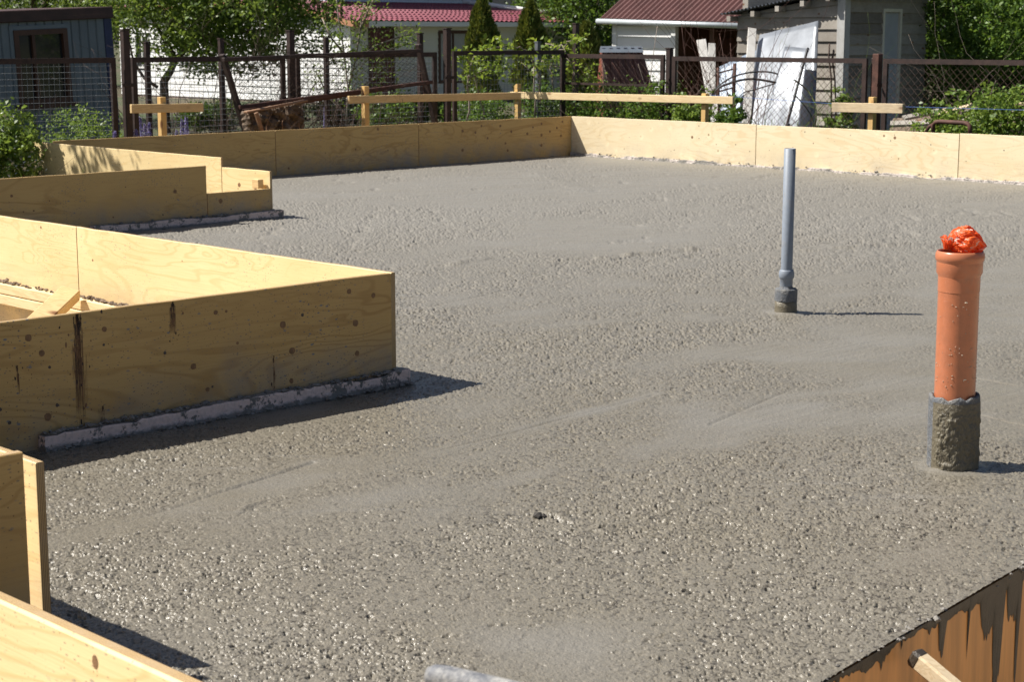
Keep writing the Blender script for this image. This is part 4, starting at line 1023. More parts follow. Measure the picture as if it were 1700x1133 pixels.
def window(parent, x0, x1, z0, z1, y, fm, glass='glass', mull=(), fw=.06, curtain=False, proud=.03, name='window', flip=1):
    mb = MB(); Y0, Y1 = y - proud, y + .05
    mb.span(x0, x1, Y0, Y1, z1 - fw, z1); mb.span(x0, x1, Y0, Y1, z0, z0 + fw); mb.span(x0, x0 + fw, Y0, Y1, z0 + fw, z1 - fw); mb.span(x1 - fw, x1, Y0, Y1, z0 + fw, z1 - fw)
    for u in mull: mb.span(x0 + (x1 - x0) * u - fw * .3, x0 + (x1 - x0) * u + fw * .3, Y0 + .01, Y1, z0 + fw, z1 - fw)
    o = mb.build(name, M[fm], parent)
    mb = MB(); mb.span(x0 + fw * .9, x1 - fw * .9, y + .012, y + .02, z0 + fw * .9, z1 - fw * .9); mb.build('pane', M[glass], o)
    if curtain:
        pass
    return o
def local_frame(name, P, rz, rot=None):
    e = empty(name, P, rz, rot); return e, e.matrix_basis.inverted()
def on_front(inv, e_loc, rz, px_, py_, y=0.0):
    """where the pixel's ray meets the plane y = const of a frame at e_loc turned by rz"""
    nrm = Vector((-math.sin(rz), math.cos(rz), 0)); r = ray(px_, py_)
    t = ((e_loc + nrm * y) - CAMP).dot(nrm) / r.dot(nrm); return inv @ (CAMP + r * t)

# --- blue cabin, leaning a little
cc = at_Y(197, 200, 26.0); cz = Vector((cc.x, cc.y, GROUND))
rot = (Matrix.Rotation(R(45), 3, 'Z') @ Matrix.Rotation(R(-2.6), 3, 'Y')).to_euler()
ce, ci = local_frame('site_cabin', cz, 0, tuple(rot)); tag(ce, 'dark blue grey ribbed site cabin with a brown framed window', 'cabin')
def cf(px_, py_): # cabin front plane y=0
    X = ce.matrix_basis; nrm = (X.to_3x3() @ Vector((0, 1, 0))); r = ray(px_, py_); t = (cz - CAMP).dot(nrm) / r.dot(nrm); return ci @ (CAMP + r * t)
ctop = cf(182, 30).z; cl = -5.0
w0, w1 = cf(20, 55), cf(118, 160)
mb = MB(); x = cl
wx0, wx1, wz0, wz1 = w0.x, w1.x, cf(122, 168).z, cf(110, 46).z
pit = .14
while x < -.06:
    x2 = min(x + pit, -.06)
    for (a0, a1, d0, d1) in ((x, x + pit * .12, 0, .018), (x + pit * .12, x + pit * .88, .018, .018), (x + pit * .88, x2, .018, 0)):
        for (z0_, z1_) in (((0, ctop),) if (a1 < wx0 or a0 > wx1) else ((0, wz0), (wz1, ctop))):
            mb.add([(a0, -d0, z0_), (a1, -d1, z0_), (a1, -d1, z1_), (a0, -d0, z1_)], [(0, 1, 2, 3)])
    x = x2
mb.span(-2.35 * 0 + cl, 0 - .06, 2.3, 2.32, 0, ctop); mb.span(cl, cl + .02, 0, 2.3, 0, ctop); mb.span(-.08, -.06, .03, 2.3, 0, ctop)
mb.build('wall', M['cabin_blue'], ce, fix=False)
mb = MB(); mb.span(-.11, .02, -.03, .05, 0, ctop); mb.span(0, .02, .05, 2.32, 0, ctop); mb.build('corner_trim', M['cabin_navy'], ce)
mb = MB(); mb.span(cl - .1, .04, -.07, 2.4, ctop + .002, ctop + .17); mb.build('roof', M['cabin_brown'], ce, bevel=.01)
wo_ = window(ce, wx0, wx1, wz0, wz1, 0.0, 'frame_brown', mull=(.36,), fw=.075, proud=.05)
mb = MB(); mb.span(wx0 - .05, wx1 + .06, -.09, .0, wz0 - .06, wz0 - .001); mb.build('sill', M['frame_brown'], wo_)
mb = MB(); mb.span(wx0 - .06, wx0 - .002, -.035, .0, wz0, wz1 + .06); mb.span(wx1 + .002, wx1 + .06, -.035, 0, wz0, wz1 + .06); mb.span(wx0 - .002, wx1 + .002, -.035, 0, wz1 + .002, wz1 + .06); mb.build('casing', M['cabin_blue'], wo_)

def on_plane_x(inv, loc, px_, py_, x=0.0):
    nrm = inv.inverted().to_3x3() @ Vector((1, 0, 0)); r = ray(px_, py_); t = ((inv.inverted() @ Vector((x, 0, 0))) - CAMP).dot(nrm) / r.dot(nrm); return (inv @ (CAMP + r * t)).y
# --- white house with crimson roof
HY = 46.0
hc = at_Y(583, 150, HY); hl = Vector((hc.x, hc.y, GROUND)); he, hi = local_frame('white_house', hl, R(45))
tag(he, 'long white sided house with a crimson tiled roof and dark red door', 'house')
hf = lambda x, y, yy=0.0: on_front(hi, hl, R(45), x, y, yy)
g0 = -GROUND
ez = hf(760, 42).z; xr = hf(966, 100).x
base_z = .06
d0, d1 = hf(611, 100).x, hf(654, 100).x; dz1 = hf(630, 46).z
v0, v1 = hf(727, 100).x, hf(777, 100).x; vz0, vz1 = hf(740, 138).z, hf(740, 50).z
mb = MB(); clap(mb, .06, xr, base_z, ez, .17, 0, .025, [(d0, d1, 0, dz1), (v0, v1, vz0, vz1)])
mb.span(xr - .02, xr, .05, 7, base_z, ez); mb.build('wall', M['siding_cream'], he)
Ll = 11.0
# sunlit gable side: along +y of the frame, facing -x
mb = MB(); hs, hsi = he, hi
WY_ = [(on_plane_x(hi, hl, 250, 105), on_plane_x(hi, hl, 226, 105)), (on_plane_x(hi, hl, 316, 105), on_plane_x(hi, hl, 299, 105))]; print('windows', WY_)
side = MB(); clap(side, 0, Ll, base_z, ez + .1, .185, 0, .025, [(Ll - q1, Ll - q0, .85, 1.85) for (q0, q1) in WY_])
Xs = Matrix(((0, 1, 0, 0), (-1, 0, 0, 0), (0, 0, 1, 0), (0, 0, 0, 1)))        # local x -> -y ... turned so that the boards face -x
side.v = [(p[1], Ll - p[0] - 0.0, p[2]) for p in side.v]
so_ = side.build('wall', M['siding'], he)
for (y0_, y1_) in WY_:
    wb_ = MB(); z0_, z1_ = .85, 1.85
    wb_.span(-.04, .05, y0_, y1_, z1_ - .05, z1_); wb_.span(-.04, .05, y0_, y1_, z0_, z0_ + .05); wb_.span(-.04, .05, y0_, y0_ + .05, z0_ + .05, z1_ - .05); wb_.span(-.04, .05, y1_ - .05, y1_, z0_ + .05, z1_ - .05); wb_.span(-.035, .05, (y0_ + y1_) / 2 - .02, (y0_ + y1_) / 2 + .02, z0_ + .05, z1_ - .05)
    wn_ = wb_.build('window', M['white_paint'], he); wb_ = MB(); wb_.span(.01, .02, y0_ + .04, y1_ - .04, z0_ + .04, z1_ - .04); wb_.build('pane', M['glass'], wn_)
mb = MB(); mb.span(-.05, .06, -.05, .06, 0.0, ez); mb.build('corner_trim', M['white_paint'], he)
mb = MB(); mb.span(.02, xr, .0, .3, 0, base_z - .002); mb.span(.0, .3, .3, Ll, 0, base_z - .002); mb.build('plinth', M['rubble'], he)
do = MB(); do.span(d0 + .07, d1 - .07, .0, .04, .1, dz1 - .07); do = do.build('door', M['door_red'], he)
mb = MB(); mb.span(d0, d0 + .068, -.035, .05, .1, dz1); mb.span(d1 - .068, d1, -.035, .05, .1, dz1); mb.span(d0 + .068, d1 - .068, -.035, .05, dz1 - .068, dz1); mb.build('frame', M['frame_brown'], do)
wo_ = window(he, v0, v1, vz0, vz1, 0.0, 'frame_brown', 'curtain', mull=(.5,), fw=.09)
# roof: eaves on both faces, hipped right end, low pitch
oh = .42; rx0, rx1 = -.26, xr + .45; run = 3.2
mb = MB(); z_e = ez + .13
hy1 = on_plane_x(hi, hl, 492, 9, rx0); 
def hz_at(px_, py_, x):
    nrm = he.matrix_basis.to_3x3() @ Vector((1, 0, 0)); r = ray(px_, py_); t = ((he.matrix_basis @ Vector((x, 0, 0))) - CAMP).dot(nrm) / r.dot(nrm); return hi @ (CAMP + r * t)
k0, k1 = hz_at(582, 30, rx0), hz_at(492, 9, rx0)
pitch_h = max(.16, (k1.z - k0.z) / (k1.y - k0.y)); rise = pitch_h * (run + oh)
corrugated(mb, (rx0 + .0, -oh, z_e), (rx1, -oh, z_e), (rx0, run, z_e + rise), (rx1 - 2.6, run, z_e + rise), 52, .022, 10, 0, .03)
corrugated(mb, (rx0, Ll + .4, z_e + rise - .1), (rx1 - 2.6, Ll + .4, z_e + rise - .1), (rx0, run, z_e + rise), (rx1 - 2.6, run, z_e + rise), 52, .022, 6, 0, .03)
corrugated(mb, (rx1, -oh, z_e), (rx1, 7.5, z_e), (rx1 - 2.6, run, z_e + rise), (rx1 - 2.6, 6.0, z_e + rise), 40, .022, 8, 0, .03)
ro = mb.build('roof', M['roof_pink'], he, fix=False)
mb = MB(); mb.tube([(rx1 + .03, -oh - .03, z_e + .05), (rx1 - 2.6, run, z_e + rise + .05)], .07, 8); mb.build('ridge_cap', M['white_paint'], ro)
mb = MB(); mb.span(.3, rx1 - .02, -oh + .01, -oh + .05, z_e - .16, z_e - .035); mb.span(rx1 - .06, rx1 - .02, -oh + .05, 7.3, z_e - .16, z_e - .035); mb.span(.3, xr, -oh + .05, -.03, z_e - .16, z_e - .13); mb.build('eave_board', M['white_paint'], he)
mb = MB(); mb.bar((rx0 + .03, -oh, z_e - .11), (rx0 + .03, run, z_e + rise - .11), .15, .03); mb.bar((rx0 + .03, run + .01, z_e + rise - .11), (rx0 + .03, Ll + .3, z_e + rise - .2), .15, .03); mb.span(rx0 + .06, .298, -oh + .01, -oh + .05, z_e - .2, z_e - .03); mb.build('verge_board', M['fascia'], he)
mb = MB(); mb.add([(-.012, 0, ez + .05), (-.012, Ll, ez + .05), (-.012, Ll, z_e + rise - .16), (-.012, run, z_e + rise - .05), (.05, 0, ez + .05), (.05, Ll, ez + .05), (.05, Ll, z_e + rise - .16), (.05, run, z_e + rise - .05)], [(0, 3, 2, 1), (4, 5, 6, 7), (0, 4, 7, 3), (3, 7, 6, 2), (1, 2, 6, 5)]); mb.build('gable', M['siding'], he)
# upper storey set back over the roof
ux0, ux1, uy = 1.6, xr - 1.5, run - .2
print('pitch', pitch_h)
mb = MB(); clap(mb, ux0, ux1, z_e + .25, z_e + 2.2, .2, uy, .02); mb.span(ux0, ux0 + .05, uy + .05, 6.2, z_e + .3, z_e + 2.2); mb.span(ux1 - .05, ux1, uy + .05, 6.2, z_e + .3, z_e + 2.2); mb.build('upper_wall', M['trim_blue'], he)
mb = MB(); corrugated(mb, (ux0 - .5, uy - .25, z_e + 2.2), (ux1 + .5, uy - .25, z_e + 2.2), (ux0 - .5, 4, z_e + 3.6), (ux1 + .5, 4, z_e + 3.6), 45, .022, 8, 0, .03)
corrugated(mb, (ux0 - .5, 7.4, z_e + 2.2), (ux1 + .5, 7.4, z_e + 2.2), (ux0 - .5, 4, z_e + 3.6), (ux1 + .5, 4, z_e + 3.6), 45, .022, 8, 0, .03); mb.build('upper_roof', M['roof_pink'], he, fix=False)

# --- outbuilding with brown corrugated roof and open porch
BY = 33.0; ang = R(-42)
bc = at_Y(1020, 100, BY); bl = Vector((bc.x, bc.y, GROUND)); be, bi = local_frame('outbuilding', bl, ang)
tag(be, 'white sided outbuilding with brown corrugated roof and dark open porch', 'outbuilding')
bf = lambda x, y, yy=0.0: on_front(bi, bl, ang, x, y, yy)
pz = bf(1060, 40).z; xw = bf(1119, 90).x; xp = bf(1236, 90).x + 1.3
mb = MB(); clap(mb, .07, xw - .05, 0, pz, .2, 0, .025); mb.span(0, .05, .06, 4, 0, pz); mb.build('wall', M['siding'], be)
mb = MB(); mb.span(-.03, .07, -.04, .06, 0, pz); mb.build('corner_trim', M['white_paint'], be); mb = MB(); mb.span(xw - .05, xw + .05, -.04, .06, 0, pz); mb.build('corner_trim', M['white_paint'], be)
mb = MB(); mb.span(xw + .05, xp, 1.5, 1.55, 0, pz); mb.span(xp - .05, xp, .06, 1.5, 0, pz); mb.span(xw, xw + .05, .06, 1.5, 0, pz); mb.span(xw + .05, xp, .06, 1.5, pz - .03, pz - .002); mb.build('porch', M['porch_brown'], be)
mb = MB(); q = bf(1182, 100, .1).x; mb.span(q - .05, q + .05, .08, .18, 0, pz - .03); mb.build('porch_post', M['porch_brown'], be)
mb = MB(); q0_ = bf(1187, 50, 1.5); q1_ = bf(1205, 50, 1.5); mb.span(q0_.x, q1_.x + .2, 1.45, 1.498, .1, pz - .25); mb.build('door', M['well_dark'], be)
e0, e1 = bf(996, 30, -.14), bf(1240, 38, -.14); sl_ = (e1.z - e0.z) / (e1.x - e0.x)
xr2 = e1.x + 2.5; zz = lambda x: e0.z + sl_ * (x - e0.x)
mb = MB(); corrugated(mb, (e0.x, -.14, zz(e0.x)), (xr2, -.14, zz(xr2)), (e0.x, 2.2, zz(e0.x) + 1.35), (xr2, 2.2, zz(xr2) + 1.35), int((xr2 - e0.x) / .12), .018)
corrugated(mb, (e0.x, 4.75, zz(e0.x)), (xr2, 4.75, zz(xr2)), (e0.x, 2.2, zz(e0.x) + 1.35), (xr2, 2.2, zz(xr2) + 1.35), int((xr2 - e0.x) / .12), .018); mb.build('roof', M['roof_brown'], be, fix=False)
mb = MB(); mb.tube([(e0.x - .02, -.20, zz(e0.x) - .055), (e1.x + .1, -.20, zz(e1.x) - .055)], .05, 8); mb.build('gutter', M['cap_grey'], be)
mb = MB(); mb.span(e0.x + .03, xp, -.12, -.02, pz + .0, pz + .03); mb.build('soffit', M['porch_brown'], be)
mb = MB(); mb.add([(.02, .02, pz), (.02, 4.3, pz), (.02, 2.2, pz + 1.2)], [(0, 1, 2)]); mb.add([(0.05, .02, pz), (.05, 4.3, pz), (.05, 2.2, pz + 1.2)], [(2, 1, 0)]); mb.span(0, .05, 4.0, 4.3, 0, pz); mb.span(.05, xp, 4.25, 4.3, 0, pz); mb.build('gable', M['siding'], be)

# --- weathered board shed
SY = 25.5
sc_ = at_Y(1398, 150, SY); sl0 = Vector((sc_.x, sc_.y, GROUND)); she, shi = local_frame('board_shed', sl0, R(45))
tag(she, 'weathered grey board shed with a pale narrow door', 'shed')
sf = lambda x, y, yy=0.0: on_front(shi, sl0, R(45), x, y, yy)
def side_pt(px_, py_, x):  # plane x = const of the shed frame
    nrm = she.matrix_basis.to_3x3() @ Vector((1, 0, 0)); r = ray(px_, py_); t = ((she.matrix_basis @ Vector((x, 0, 0))) - CAMP).dot(nrm) / r.dot(nrm); return shi @ (CAMP + r * t)
ra, rb = side_pt(1203, 26, -.2), side_pt(1312, 3, -.2)
slope = (rb.z - ra.z) / (rb.y - ra.y); zy = lambda y: ra.z + slope * (y - ra.y)
shx = sf(1534, 100).x; top_f = zy(0) - .02; print('shed', zy(0), zy(2))
dd0, dd1 = sf(1461, 100).x, sf(1492, 100).x; ddz = sf(1475, 14).z
mb = MB(); clap(mb, .09, shx, 0, top_f, .155, 0, .032, [(dd0, dd1, 0, ddz)]); mb.build('wall', M['board_grey'], she)
mb = MB(); ys = on_plane_x(shi, sl0, 1232, 100); side = MB(); clap(side, 0, ys, 0, top_f, .175, 0, .03)
side.v = [(p[1], ys + .09 - p[0], min(p[2], zy(ys + .09 - p[0]) - .015)) for p in side.v]; side.build('wall', M['board_grey'], she)
mb = MB(); mb.span(-.05, .09, -.04, .09, 0, top_f + .02); mb.build('corner_post', M['post_grey'], she)
mb = MB(); mb.span(shx - .03, shx, .05, ys, 0, top_f); mb.span(.05, shx, ys - .05, ys + .05, 0, top_f); mb.build('wall', M['board_grey'], she)
dr_ = MB(); dr_.span(dd0 + .05, dd1 - .05, 0, .03, .05, ddz - .05); dr_ = dr_.build('door', M['door_grey'], she)
mb = MB(); mb.span(dd0, dd0 + .048, -.035, .04, .05, ddz); mb.span(dd1 - .048, dd1, -.035, .04, .05, ddz); mb.span(dd0 + .048, dd1 - .048, -.035, .04, ddz - .048, ddz); mb.build('frame', M['siding_cream'], dr_)
# its roof: overhangs the sunlit side, rafters showing
roof_y0, roof_y1 = -.5, ys + .5
zr = lambda y: None
r0 = on_front(Matrix.Identity(4) if False else shi, sl0, R(45), 1310, 4, 0)  # unused guide
mb = MB(); corrugated(mb, (-.2, ra.y + .1, zy(ra.y + .1) + .04), (-.2, -.6, zy(-.6) + .04), (shx + .4, ra.y + .1, zy(ra.y + .1) + .04), (shx + .4, -.6, zy(-.6) + .04), 40, .015)
mb.build('roof', M['steel_grey'], she, fix=False)
mb = MB(); y = ra.y - .1
while y > -.5: mb.span(-.19, .6, y, y + .07, zy(y) - .10, zy(y) - .02); y -= .45
mb.build('rafters', M['board_grey'], she)

# --- well house (A frame) behind the chain link
WY = 24.0
def wp(x, y, Y): return at_Y(x, y, Y)
wl = wp(1040, 150, WY); wl.z = GROUND; we, wi = local_frame('well_house', wl, R(0)); tag(we, 'low red brown A shaped well house with a zinc ridge cap', 'well house')
apL, apR = wi @ wp(997, 80, WY), wi @ wp(1063, 80, WY + .55)
fl, fr, bl_ = wi @ wp(978, 190, WY + .1), wi @ wp(1010, 190, WY - .45), wi @ wp(1125, 190, WY - .0)
for p in (fl, fr, bl_): p.z = 0.0
fr2 = fr
mb = MB(); mb.add([apL, fl, fr2], [(0, 1, 2)]); mb.add([apL + Vector((.02, .04, 0)), fl + Vector((.02, .04, 0)), fr2 + Vector((.02, .04, 0))], [(2, 1, 0)]); mb.build('gable', M['well_red'], we, fix=False)
mb = MB(); ns = 11
for i in range(ns):                       # sloping slats with gaps, right face
    t0, t1 = i / ns, (i + .94) / ns
    q = [apL.lerp(apR, t0), apL.lerp(apR, t1), fr2.lerp(bl_, t1), fr2.lerp(bl_, t0)]
    n_ = (q[1] - q[0]).cross(q[3] - q[0]).normalized(); off = n_ * (.012 if i % 2 else .0); th = n_ * .025
    mb.add([p + off for p in q] + [p + off - th for p in q], [(0, 1, 2, 3), (7, 6, 5, 4), (0, 4, 5, 1), (1, 5, 6, 2), (2, 6, 7, 3), (3, 7, 4, 0)])
bkL, bkR = fl + Vector((.0, .9, 0)), bl_ + Vector((-.2, 1.2, 0))
mb.add([apL + Vector((0, .03, 0)), apR + Vector((0, .03, 0)), bkR, bkL], [(0, 1, 2, 3)]); mb.add([apR, bl_, bkR], [(0, 1, 2)])
mb.build('roof', M['well_dark'], we)
mb = MB(); dcap = (apR - apL).normalized(); mb.add([apL - dcap * .03 + Vector((0, -.10, -.055)), apR + dcap * .06 + Vector((0, -.10, -.055)), apR + dcap * .03 + Vector((0, 0, .03)), apL + Vector((0, 0, .03)), apL - dcap * .03 + Vector((0, .12, -.04)), apR + dcap * .06 + Vector((0, .12, -.04))], [(0, 1, 2, 3), (3, 2, 5, 4)]); mb.build('ridge_cap', M['cap_grey'], we, fix=False)

# --- leaning sheets, planks, hoses before the shed
def sheet(name, label, cat, corners, m, amp=.03, nx=14, ny=18, seed=0, thick=.004, group=None):
    C = [Vector(c) for c in corners]; org = (C[0] + C[1]) / 2; vs, fs = [], []
    nr_ = (C[1] - C[0]).cross(C[3] - C[0]).normalized()
    for s in (0, 1):
        for j in range(ny + 1):
            for i in range(nx + 1):
                p = C[0].lerp(C[1], i / nx).lerp(C[3].lerp(C[2], i / nx), j / ny)
                d = float(fbm(np.array([i * .3 + seed * 7.3]), np.array([j * .3]), seed, 3)[0]) * amp
                vs.append(p + nr_ * (d + s * thick) - org)
    n = (nx + 1) * (ny + 1)
    for j in range(ny):
        for i in range(nx): a = j * (nx + 1) + i; fs += [(a, a + 1, a + nx + 2, a + nx + 1), (n + a + nx + 1, n + a + nx + 2, n + a + 1, n + a)]
    edge = [i for i in range(nx + 1)] + [j * (nx + 1) + nx for j in range(1, ny + 1)] + [ny * (nx + 1) + i for i in range(nx - 1, -1, -1)] + [j * (nx + 1) for j in range(ny - 1, 0, -1)]
    for k in range(len(edge)): a, b = edge[k], edge[(k + 1) % len(edge)]; fs.append((b, a, n + a, n + b))
    mb = MB(); mb.add(vs, fs, 0, amp > 0); o = mb.build(name, M[m], None, org, fix=True); tag(o, label, cat, group); return o
GM = 'sheets and planks leaning on the shed'
sheet('metal_sheet', 'large crumpled galvanised sheet leaning on the shed', 'metal sheet', [at_Y(1222, 232, 24.6), at_Y(1352, 232, 23.6), at_Y(1359, 35, 24.9), at_Y(1262, 58, 25.8)], 'galv', .018, seed=1, thick=.012, group=GM)
sheet('metal_sheet', 'smaller grey sheet propped in front of the large galvanised sheet', 'metal sheet', [at_Y(1262, 232, 23.4), at_Y(1326, 232, 23.2), at_Y(1341, 80, 24.2), at_Y(1303, 77, 24.6)], 'galv', .012, seed=2, group=GM)
sheet('metal_sheet', 'pale blue sheet on the left behind the rusty ladder frame', 'metal sheet', [at_Y(1190, 232, 25.0), at_Y(1262, 232, 24.65), at_Y(1258, 82, 25.8), at_Y(1194, 111, 26.0)], 'galv_blue', .012, seed=3, group=GM)
def plank(label, p, q, w, th=.03, m='plank_white'):
    p, q = Vector(p), Vector(q); mb = MB(); mb.bar(Vector((0, 0, 0)), q - p, th, w, up=(0, -1, 0)); o = mb.build('plank', M[m], None, p, bevel=.004); tag(o, label, 'plank', GM)
plank('pale old plank leaning outermost on the left, tilted', at_Y(1193, 226, 24.4), at_Y(1164, 66, 25.4), .135)
plank('short pale plank with a dark shadow between the tilted plank and the ladder', at_Y(1182, 226, 25.6), at_Y(1182, 72, 26.4), .105)
plank('grey white plank leaning upright on the shed beside the big sheet', at_Y(1238, 226, 24.45), at_Y(1249, 47, 25.7), .12)
mb = MB(); lo = at_Y(1205, 200, 24.2)
LP = lambda x, y: at_Y(x, y, 24.2) - lo
mb.tube([LP(1192, 112), LP(1194, 228)], .017, 6); mb.tube([LP(1220, 105), LP(1215, 228)], .026, 6)
o = mb.build('ladder_frame', M['rust_red'], None, lo); tag(o, 'small rusty ladder like frame standing before the pale blue sheet', 'ladder frame', None)
for (ya, yb) in ((121, 114), (152, 145), (186, 180)):
    mb = MB(); mb.tube([LP(1193, ya), LP(1219, yb)], .012, 6); mb.build('rung', M['rust_red'], o)
def hose(label, pts, Y, r=.012):
    P_ = [at_Y(x, y, Y) for x, y in pts]; o0 = P_[0]; out = []
    for i in range(len(P_) - 1):
        a, b, c, d = P_[max(i - 1, 0)], P_[i], P_[i + 1], P_[min(i + 2, len(P_) - 1)]
        for t in np.linspace(0, 1, 7)[:-1]:
            t = float(t); out.append(.5 * ((2 * b) + (c - a) * t + (2 * a - 5 * b + 4 * c - d) * t * t + (3 * b - a - 3 * c + d) * t ** 3) - o0)
    out.append(P_[-1] - o0); mb = MB(); mb.tube(out, r, 6); o = mb.build('hose', M['hose'], None, o0); tag(o, label, 'hose', 'black hoses before the metal sheets')
hose('thick black hose arching lowest over the pale blue sheet to the ground', [(1176, 212), (1186, 155), (1212, 138), (1248, 131), (1288, 137)], 23.0, .015)
hose('black hose arching highest across the pale blue sheet', [(1170, 212), (1182, 157), (1208, 132), (1240, 121), (1272, 119), (1292, 123)], 23.06, .011)
hose('thin black hose curving down to the foot of the big sheet', [(1212, 212), (1228, 160), (1256, 148), (1286, 139)], 22.94, .008)
hose('black hose loop falling right from the leaning bar', [(1318, 132), (1336, 146), (1350, 165), (1355, 190), (1352, 216)], 23.0, .011)
hose('inner black hose loop below the leaning bar', [(1320, 158), (1336, 176), (1348, 196), (1351, 218)], 23.04, .010)
p, q = at_Y(1304, 216, 22.8), at_Y(1341, 80, 23.6)
mb = MB(); mb.bar(Vector((0, 0, 0)), q - p, .045, .03, up=(0, 1, 0)); mb.tube([(0, 0, .0), Vector((at_Y(1309, 205, 22.82) - p))], .03, 6); o = mb.build('steel_bar', M['hose'], None, p, bevel=.003); tag(o, 'black steel bar leaning across the big galvanised sheet', 'steel bar')
mb = MB(); o0 = at_Y(1380, 220, 24.0)
for pts in (((1381, 222), (1380, 130), (1376, 95), (1377, 72)), ((1389, 222), (1386, 130), (1382, 100), (1384, 82)), ((1381, 98), (1385, 84))): mb.tube([at_Y(x, y, 24.0) - o0 for x, y in pts], .012, 5)
o = mb.build('forked_stick', M['twig_dark'], None, o0); tag(o, 'dark forked stick propped by the shed corner post', 'stick')

# --- heap of scrap boards at the far right
hp = empty('scrap_heap', (*at_Y(1600, 210, 20.0).xy, GROUND)); inv = hp.matrix_basis.inverted(); tag(hp, 'low heap of boards, rusty sheet and rubble at the right', 'scrap heap')
rg = random.Random(31); bd = MB(); ptd = []
for (x0, y0, x1, y1, w, mi) in ((1478, 206, 1640, 200, .1, 0), (1500, 196, 1560, 184, .07, 0), (1560, 190, 1610, 176, .12, 1), (1570, 184, 1622, 187, .12, 1), (1590, 186, 1655, 176, .05, 0), (1655, 175, 1705, 172, .04, 1), (1640, 183, 1705, 186, .06, 0), (1630, 192, 1680, 200, .1, 0)):
    Yd = 19.6 + rg.uniform(0, 1.0); bd.bar(inv @ at_Y(x0, y0, Yd), inv @ at_Y(x1, y1, Yd + rg.uniform(-.4, .4)), .03, w, up=(0, -.5, 1), mi=mi)
bd.build('boards', [M['board_grey'], M['timber_dirty']], hp)
P_ = [inv @ at_Y(x, y, 20.6) for x, y in ((1470, 222), (1712, 222), (1704, 186), (1500, 200))]
P_[0].z = P_[1].z = 0
lump(P_, -.2, 1.2, 60, 10, .25, 9).build('rubble', M['soil'], hp)

# --- grey house far behind with an air conditioner
GY = 60.0; gh = at_Y(925, 10, GY); ghl = Vector((gh.x, gh.y, GROUND)); ge2 = empty('grey_house', ghl, 0); tag(ge2, 'grey rendered house far behind, carrying an air conditioner', 'house')
gi = ge2.matrix_basis.inverted()
mb = MB(); mb.span(-2.2, 2.6, 0, 6, 0, 5.6); mb.build('wall', M['cement_wall'], ge2)
mb = MB(); mb.add([(-2.6, -.5, 5.6), (3, -.5, 5.6), (3, 6.5, 5.6), (-2.6, 6.5, 5.6), (-2.6, 3, 7.4), (3, 3, 7.4)], [(0, 1, 5, 4), (2, 3, 4, 5), (0, 4, 3), (1, 2, 5), (3, 2, 1, 0)]); mb.build('roof', M['roof_brown'], ge2)
q = gi @ at_Y(950, 7, GY); ae = empty('air_conditioner', ghl + q + Vector((0, -.31, 0))); tag(ae, 'white air conditioner unit on the grey house wall', 'air conditioner')
mb = MB(); mb.span(-.42, .42, 0, .3, -.28, .28); mb.build('casing', M['ac'], ae, bevel=.02)
mb = MB(); mb.lathe([(.235, -.005), (.235, .004), (.20, .004), (.20, .0)], (0, 0, 0), 24); mb.lathe([(.195, 0), (.0, .001)], (0, 0, 0), 24, 1)
for k in range(3): mb.bar((-.2, .0, .006), (.2, .0, .006), .01, .01) if k == 0 else mb.bar((0, -.2, .007), (0, .2, .007), .01, .01)
mb.v = [(p[0] - .1, -p[2] - .006, p[1]) for p in mb.v]; mb.build('fan_grille', [M['ac'], M['dark']], ae, fix=False)

# ------------------------------------------------------------------ plants
def limb(mb, p, d, L, r, rg, depth, tips, bend=.25, n=5):
    pts = [Vector(p)]; rad = [r]; d = Vector(d).normalized()
    for i in range(n):
        d = (d + Vector((rg.gauss(0, bend), rg.gauss(0, bend), rg.gauss(0, bend * .6) + .04))).normalized()
        pts.append(pts[-1] + d * L / n); rad.append(r * (1 - .6 * (i + 1) / n))
    mb.tube(pts, rad, 6 if r < .03 else 8)
    tips += pts[2:]
    if depth > 0:
        for k in range(rg.randint(2, 4)):
            i = rg.randint(2, n); nd = (d + Vector((rg.gauss(0, .8), rg.gauss(0, .8), rg.gauss(0, .5)))).normalized()
            limb(mb, pts[i], nd, L * rg.uniform(.5, .75), rad[i] * .7, rg, depth - 1, tips, bend, n)
def clumpy(rg, centre, radii, nclump, per, csize, shell=.55):
    """clump centres spread in an ellipsoid, denser towards the outside, with leaves scattered round each"""
    d = rg.normal(size=(nclump, 3)); d /= np.linalg.norm(d, axis=1)[:, None]
    rad = shell + (1 - shell) * rg.random(nclump) ** .8; rad *= 1 + .18 * rg.normal(size=nclump)
    C = np.array(centre) + d * rad[:, None] * np.array(radii)
    s = csize * rg.uniform(.5, 1.4, nclump)
    k = rg.poisson(per, nclump) + 2
    I = np.repeat(np.arange(nclump), k)
    return C[I] + rg.normal(size=(len(I), 3)) * s[I][:, None] * np.array([1, 1, .7])
